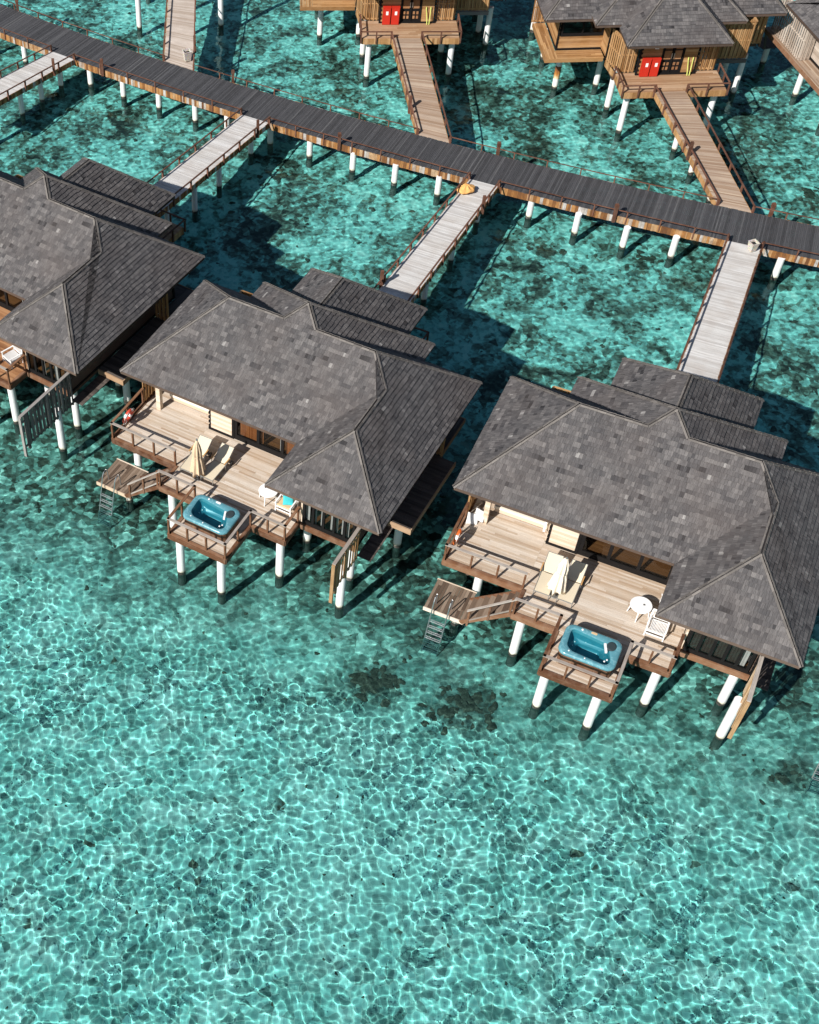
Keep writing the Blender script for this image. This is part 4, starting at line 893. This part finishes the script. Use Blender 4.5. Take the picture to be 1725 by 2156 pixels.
# striped pillows and towel on the right villa
pillow('striped_pillow', loc(4, .98, .80, ZD+.22), (.9, .2, PV[4][1]+.4), 'white and blue striped pillow standing on the deck by the screen', 'white', .27, 'pillow', 'striped pillows beside the terrace column', ('white', 'bluestripe') if 'bluestripe' in MT else None)
pillow('striped_pillow', loc(4, 1.22, 1.02, ZD+.36), (1.1, -.1, PV[4][1]-.3), 'white and blue striped pillow leaning nearest the terrace column', 'white', .27, 'pillow', 'striped pillows beside the terrace column')
b = MB(); n = 8
for i in range(n):
    a, c = i/n, (i+1)/n
    b.face([(-.04, a*.1-.05, .0), (.04, a*.1-.05, .02*sin(a*9)), (.05, a*.1-.05, .82), (-.02, a*.1-.05, .84)], None, .5, 0, False)
b = MB(); b.bx(-.05, .05, -.03, .03, 0, .80); b.bx(-.07, .07, -.04, .04, .72, .84); b.bx(-.06, .04, .03, .06, .30, .80); g = b.build('towel', MT['white']); g.location = loc(4, 4.15, 1.45, ZD+.30); g.rotation_euler = (0, 0, PV[4][1]); tag(g, 'folded white towel hanging at the right end of the daybed', 'towel')
# red cabinets and rods at the entries of the far villas
for k, who in ((5, 'top centre villa'), (6, 'top right villa')):
    for i, (x, side) in enumerate(((9.24, 'left'), (8.64, 'right'))):
        t = empty('fire_cabinet', loc(k, x, 10.52, ZD+.02), PV[k][1], 'red fire cabinet, %s one of the pair at the %s door' % (side, who), 'fire cabinet', 'red fire cabinets by the villa doors')
        b = MB(); b.bx(-.27, .27, -.12, .12, 0, 1.22); b.bx(-.285, .285, -.13, .135, 1.22, 1.26); b.build('body', MT['red'], t)
        b = MB(); b.bx(-.245, .245, .122, .14, .04, 1.18); b.build('cabinet_door', MT['red'], t)
        b = MB(); b.bx(-.10, .06, .142, .148, .72, .98); b.build('notice', MT['white'], t)
    for i, (x, tl) in enumerate(((6.42, .06), (6.28, -.02))):
        o = MB(); o.cyl((0, 0, 0), (tl*2, -.18, 1.02), .035, .03, 8); o.cyl((tl*2, -.18, 1.02), (tl*2.1, -.2, 1.18), .045, .03, 8); g = o.build('safety_rod', MT['yellow']); g.location = loc(k, x, 10.62, ZD+.02); g.rotation_euler = (0, 0, PV[k][1])
        tag(g, 'lime yellow rod leaning by the %s door, %s of the two' % (who, ('left', 'right')[i]), 'rod', 'lime yellow rods leaning by the doors')
# ---------------------------------------------------------------- boardwalk
ZB = 1.85
NC, NR = (134.80, 272.71), 235.55
FC, FR = (131.84, 269.62), 228.26
def arc(c, r, x):
    return V((x, c[1]-sqrt(r*r-(x-c[0])**2), ZB))
bw = empty('boardwalk', (12, 74, 0), 0, 'long curved charcoal boardwalk crossing the picture with orange edge boards', 'boardwalk')
off = V((-12, -74, 0))
def npt(s, z=ZB): p = arc(NC, NR, s); p.z = z; return p+off
# matched pairs along the arc: near point and the far point on the same radius
def pair(x):
    a = arc(NC, NR, x); d = (V((NC[0], NC[1], ZB))-a).normalized(); lo, hi = 1., 7.
    f = a+d*4.0
    for _ in range(20):
        f = a+d*((lo+hi)/2)
        if (V((FC[0], FC[1], ZB))-f).length > FR: lo = (lo+hi)/2
        else: hi = (lo+hi)/2
    return a+off, f+off
b = MB(); x = -26.0
while x < 60:
    a, f = pair(x); a2, f2 = pair(x+.080); strip_planks(b, a, f, a2, f2, w=1., gap=.004, ragged=.035); x += .088
b.build('decking', MT['charcoal'], bw)
b = MB(); x = -26.
sub = [pair(-26+i*1.0) for i in range(87)]
for (a, f), (a2, f2) in zip(sub[:-1], sub[1:]):
    for t_ in (.06, .5, .94): b.beam(a.lerp(f, t_)-V((0, 0, .2)), a2.lerp(f2, t_)-V((0, 0, .2)), .12, .3)
b.build('beam', MT['darkclad'], bw)
gN = [(-8.06, -6.47), (4.85, 6.52), (18.47, 20.04), (32.25, 33.91)]      # walk openings on the near side, x of their ends
gF = [(-.15, 1.8), (16.0, 17.84), (32.7, 34.44)]
def ranges(g, a=-26., z=60.):
    out = []; s = a
    for p, q in g: out.append((s, p)); s = q
    return out+[(s, z)]
for p, q in ranges(gN):
    fb = MB()
    n = max(2, int((q-p)/1.0)); pts = [npt(p+(q-p)*i/n) for i in range(n+1)]
    d = [x_-V((0, 0, .0)) for x_ in pts]; fascia_line(fb, d, .46, wmin=.13, wmax=.24, side=1); fb.build('fascia', MT['fascia'], bw)
for p, q in ranges(gF):
    fb = MB()
    n = max(2, int((q-p)/1.0)); pts = [arc(FC, FR, p+(q-p)*i/n)+off for i in range(n+1)]; fascia_line(fb, pts, .40, side=-1); fb.build('fascia', MT['fascia'], bw)
lowk = dict(h=.42, post=.07, cap=(.055, .04), mat='darkrail', capmat='darkrail', postdrop=.40)
for side, C_, R_, gg, sgn in (('n', NC, NR, gN, -1), ('f', FC, FR, gF, 1)):
    for p, q in ranges(gg, -22., 52.):
        n = max(1, round((q-p)/1.75)); pts = []
        for i in range(n+1):
            v = arc(C_, R_, p+(q-p)*i/n); d = (V((C_[0], C_[1], ZB))-v).normalized(); pts.append(v+d*sgn*.06+off)
        rail(bw, pts, spacing=2.6, **lowk)
for x, sd in ((-4.4, 'n'), (10.9, 'n'), (26.4, 'n'), (4.4, 'f'), (20.6, 'f'), (-10.9, 'f'), (35.4, 'f')):
    v = arc(NC, NR, x) if sd == 'n' else arc(FC, FR, x); d = (V((NC[0], NC[1], ZB))-v).normalized()*(-.14 if sd == 'n' else .14)
    b = MB(); v = v+off+d; b.bx(v.x-.09, v.x+.09, v.y-.09, v.y+.09, ZB-.4, ZB+.85); b.bx(v.x-.11, v.x+.11, v.y-.11, v.y+.11, ZB+.6, ZB+.8); b.build('light_post', MT['darkrail'], bw)
PB = [(-10.26, 87.26), (-5.44, 83.64), (-3.11, 81.84), (-.65, 80.24), (1.8, 78.41), (6.68, 75.3), (9.15, 73.59), (11.77, 71.8), (14.26, 70.16), (16.81, 68.73), (22.07, 66.02), (24.48, 64.15), (27.03, 62.61), (29.65, 61.5), (35.06, 59.1), (37.8, 58.0), (-13., 89.3), (-7.68, 85.03), (19.5, 67.3), (32.3, 60.4), (3.9, 76.9)]
for x, y in PB:
    pile(bw, x-12, y+.18-74, ZB-.05-.3)
    if random.random() < .9: pile(bw, x+1.6-12, y+2.7-74, ZB-.35)
# ---------------------------------------------------------------- access walks
def access(L0, R0, L1, R1, mat, label, fmat, piles, tall=(), group='access walks joining the boardwalk'):
    """L0/R0 at the boardwalk, L1/R1 at the villa gate"""
    o = V(((L0[0]+R0[0])/2, (L0[1]+R0[1])/2, 0)); t = empty('access_walk', o, 0, label, 'walkway', group)
    L0, R0, L1, R1 = [V(p)-o for p in (L0, R0, L1, R1)]
    b = MB(); strip_planks(b, L0, R0, L1, R1, w=.11, gap=.010); b.build('decking', MT[mat], t)
    dn = V((0, 0, -.17))
    for a, c in ((L0, L1), (R0, R1)):
        i = (R0-L0).normalized()*(.15 if a is L0 else -.15); b = MB(); b.beam(a+dn+i, c+dn+i, .12, .26); b.build('beam', MT['darkclad'], t)
    for a, c, s in ((L0, L1, -1), (R0, R1, 1)):
        dd = c-a; b = MB(); fascia_line(b, [a, c], .38, drop=.005, side=s if dd.cross(V((0, 0, 1))).dot((R0-L0)) > 0 else -s); b.build('fascia', MT[fmat], t)
    out = (R0-L0).normalized()*.07
    for a, c, s in ((L0, L1, -1), (R0, R1, 1)):
        rail(t, [a+out*s, c+out*s], h=.45, post=.10, cap=(.09, .05), mat='darkrail', capmat='darkrail', postdrop=.36, spacing=1.9)
    for f, s in tall:
        p = (L0 if s < 0 else R0).lerp(L1 if s < 0 else R1, f)+out*s*1.6; b = MB(); b.bx(p.x-.09, p.x+.09, p.y-.09, p.y+.09, p.z-.3, p.z+.95); b.build('light_post', MT['darkrail'], t)
    for f in piles:
        for s in (.72,):
            p = (L0.lerp(L1, f)).lerp(R0.lerp(R1, f), s); pile(t, p.x, p.y, p.z-.31, r=.18)
    return t
def gate(k): return loc(k, 8.9, 12.44, ZD), loc(k, 6.96, 12.44, ZD)
def npp(x, dx=0): p = arc(NC, NR, x); return (p.x, p.y-.02, ZB+.004)
def fpp(x): p = arc(FC, FR, x); return (p.x, p.y+.02, ZB+.004)
g0, g1 = gate(3); access(npp(4.85), npp(6.52), g1, g0, 'deck_grey', 'silver grey access walk going down from the boardwalk to the left villa roof', 'fascia', (.1, .4, .62, .85), ((.12, 1), (.93, -1)))
g0, g1 = gate(2); access(npp(18.47), npp(20.04), g1, g0, 'deck_grey', 'silver grey access walk with the orange bag on it, leading to the middle villa', 'fascia', (.1, .35, .6, .85), ((.18, 1), (.8, -1)))
g0, g1 = gate(4); access(npp(32.25), npp(33.91), g1, g0, 'deck_grey', 'silver grey access walk at the right edge leading to the right villa', 'fascia', (.12, .4, .7), ((.9, -1),))
access(npp(-8.06), npp(-6.47), (-14.6, 77.3, 2.9), (-12.9, 75.9, 2.9), 'deck_grey', 'silver grey access walk leaving the picture at the left edge', 'fascia', (.1, .3, .5, .8), ((.22, 1),))
g0, g1 = gate(6); access(fpp(32.7), fpp(34.44), g0, g1, 'walk_brown', 'long brown access walk rising to the top right villa porch', 'honey', (.12, .33, .6, .85), ((.42, -1),), )
g0, g1 = gate(5); access(fpp(16.0), fpp(17.84), g0, g1, 'walk_brown', 'brown access walk rising to the top centre villa porch', 'honey', (.25, .6, .9), ((.25, -1),))
access(fpp(-.15), fpp(1.8), (.62, 94.3, 3.2), (2.5, 94.2, 3.2), 'walk_pale', 'greyish brown access walk running off the top edge left of centre', 'honey', (.75,), ((.2, 1),))
for x, y in ((-1.9, 91.5), (4.2, 91.2), (-1.2, 96.5), (4.4, 96.8)):
    o = pile(None, x, y, 6.5, name='lone_pile'); tag(o, 'white pile standing in the water %s the walk at the top edge' % ('left of' if x < 1 else 'right of'), 'pile', 'white piles at the top edge')
# planters, bag
def planter(p, label, s=1.):
    t = empty('planter', p, .3, label, 'planter', 'pebble mosaic planters on the walks')
    b = MB(); f = lambda h, z: [V((-h, -h, z)), V((h, -h, z)), V((h, h, z)), V((-h, h, z))]
    b.loft([f(.17*s, 0), f(.24*s, .56*s), f(.26*s, .60*s), f(.20*s, .60*s), f(.18*s, .45*s)], .5, 0, cap0=True, sm=False); b.build('pot', MT['mosaic'], t)
    b = MB(); b.face(f(.185*s, .47*s), None, .5); b.build('soil', MT['rubber'], t)
p = fpp(1.55); planter((1.45, 83.15, ZB+.16), 'pebble mosaic planter at the foot of the greyish walk near the top edge', 1.15)
planter((33.25, 59.55, ZB+.10), 'pebble mosaic planter where the right access walk meets the boardwalk', .95)
def bag():
    b = MB(); n, m = 40, 14; rs = random.Random(3); loops = []
    for j in range(m):
        f = j/(m-1); r = .52*sin(pi*min(.98, .16+f*.82))**.75; z = .42*f**.8+(.06 if f > .9 else 0); lp = []
        for i in range(n):
            a = 2*pi*i/n; k = 1+.07*sin(5*a+3*f)+.05*sin(9*a-4*f)+.03*sin(17*a+f*9)+rs.uniform(-.012, .012)
            lp.append(V((cos(a)*r*k*1.15, sin(a)*r*k*.85, z+.03*sin(7*a)*f)))
        loops.append(lp)
    b.loft(loops, .5, 0, cap0=True, cap1=True)
    o = b.build('cloth_bag', MT['bag'], None, weld=True); o.location = (17.9, 66.35, 2.02); o.rotation_euler = (0, 0, .4)
    tag(o, 'crumpled orange cloth bundle lying on the access walk', 'bundle')
bag()
# ladder of the next villa at the right edge, half under water
t = empty('swim_ladder', loc(4, 18.0, -2.9, 0), PV[4][1]+.1, 'dark steel ladder at the right edge running down into the water', 'ladder')
L = ladder(t, 0, .75, 0, 1.3, 'side_rail'); L.data = L.data.copy(); L.data.materials[0] = MT['alu']
# dark lower landing of the top right villa
t = empty('landing_stage', loc(7, 14.1, -5.8, 0), PV[7][1], 'dark shaded landing stage on a pile behind the striped villa', 'landing stage')
b = MB(); planks(b, -.6, .9, -.7, .8, 1.6, .15, along='y', lmin=1.5, lmax=1.51); b.build('platform', MT['darkclad'], t)
pile(t, 0, 0, 1.55); b = MB(); b.beam((-.5, .75, 1.6), (.4, 1.3, 3.1), .06, .2); b.beam((.7, .75, 1.6), (1.3, 1.2, 3.1), .06, .2); b.build('stringer', MT['darkclad'], t)
b = MB(); b.tube([(-.6, -.6, 1.6), (-.6, -.65, 2.4), (-.6, -.9, 2.3), (-.6, -1.3, -.3)], .025, 8); b.build('ladder_rail', MT['black'], t)
# ---------------------------------------------------------------- coral
MT['coral'] = plain('dark_coral', (.105, .08, .062), .95, noise=.65, nscale=3.5, bump=.6)
def coral_mesh(seed):
    rs = random.Random(seed); b = MB(); n, m = 14, 6; loops = []
    ph = [rs.uniform(0, 6) for _ in range(4)]
    for j in range(m):
        f = j/(m-1); lp = []
        for i in range(n):
            a = 2*pi*i/n; k = 1+.22*sin(2*a+ph[0])+.16*sin(3*a+ph[1]+f)+.12*sin(5*a+ph[2])+rs.uniform(-.08, .08)
            r = cos(f*pi/2*.92)**.7*k; lp.append(V((cos(a)*r, sin(a)*r, f*.75+rs.uniform(-.05, .05))))
        loops.append(lp)
    b.loft(loops, .5, 0, cap1=True); o = b.build('coral_rock', MT['coral'], None, weld=True); d = o.data; bpy.data.objects.remove(o); return d
CM = [coral_mesh(s) for s in range(6)]
def bz(x, y): return float(bed_z(np.array([[x]]), np.array([[y]]))[0, 0])
def coral_patch(cx, cy, n, rad, label):
    t = empty('coral_patch', (cx, cy, bz(cx, cy)), 0, label, 'coral', 'dark coral patches on the sea floor')
    for i in range(n):
        a = random.uniform(0, 2*pi); r = rad*.85*random.random()**.75; x, y = r*cos(a)*1.25, r*sin(a)*.8; s = random.uniform(.10, .34)*(1.15-r/rad*.5)
        o = link('coral_head', random.choice(CM), t); o.location = (x, y, bz(cx+x, cy+y)-bz(cx, cy)-.05); o.scale = (s, s*random.uniform(.7, 1.1), s*random.uniform(.5, .9)); o.rotation_euler = (0, 0, random.uniform(0, 6)); o.cycles.is_caustics_receiver = True
coral_patch(8.1, 33.0, 44, 1.6, 'dark coral patch left of the centre of the open water')
coral_patch(12.0, 31.5, 52, 1.9, 'dark coral patch right of the centre of the open water')
coral_patch(14.2, 38.4, 16, 1.3, 'dark coral patch in the water between the two hot tub decks')
coral_patch(22.9, 63.6, 14, 1.0, 'round dark coral clump in the turquoise pool behind the right villa')
coral_patch(28.9, 62.6, 12, 1.2, 'dark coral clump under the boardwalk edge right of centre')
coral_patch(40.5, 68.3, 12, 1.3, 'dark coral clump right of the long brown access walk')
coral_patch(41.3, 63.5, 14, 1.6, 'dark coral clump just above the boardwalk at the right edge')
coral_patch(7.3, 72.5, 18, 1.6, 'brownish coral clump in the water below the boardwalk left of centre')
coral_patch(25.5, 27.3, 9, 1.2, 'dark coral patch near the ladder at the right edge')
# scattered small stones over the whole sea floor, beyond counting
b = MB(); rs = random.Random(5)
T0 = [MB() for _ in range(3)]
base = [[tuple(v.co) for v in CM[k].vertices] for k in range(3)]; bf = [[tuple(p.vertices) for p in CM[k].polygons] for k in range(3)]
vs, fs = [], []
for i in range(760):
    if i < 260: x, y = rs.uniform(-9, 26), rs.uniform(16, 42)
    else: x, y = rs.uniform(-14, 44), rs.uniform(40, 98)
    s = rs.uniform(.03, .09) if i < 260 else rs.uniform(.05, .14)
    if rs.random() > .35+.65*float(sandness(np.array([[x]]), np.array([[y]]))[0, 0]) and i < 500: s *= 1.6
    k = rs.randrange(3); z = bz(x, y)-.02; a = rs.uniform(0, 6); ca, sa = cos(a)*s, sin(a)*s; o = len(vs)
    vs += [(x+ca*p[0]-sa*p[1], y+sa*p[0]+ca*p[1], z+p[2]*s*.7) for p in base[k]]; fs += [tuple(q+o for q in f) for f in bf[k]]
me = bpy.data.meshes.new('scattered_stones'); me.from_pydata(vs, [], fs); me.materials.append(MT['coral']); me.polygons.foreach_set('use_smooth', np.ones(len(fs), dtype=bool))
o = link('scattered_stones', me); tag(o, 'small dark stones scattered over the pale sea floor', 'stones', None, 'stuff'); o.cycles.is_caustics_receiver = True
# every solid thing that dips under water takes the refracted sun
SC.cycles.max_bounces = 8; SC.cycles.transmission_bounces = 6; SC.cycles.diffuse_bounces = 3; SC.cycles.glossy_bounces = 3; SC.cycles.transparent_max_bounces = 8
SC.cycles.caustics_reflective = False; SC.cycles.caustics_refractive = True
SC.cycles.sample_clamp_indirect = 12.0
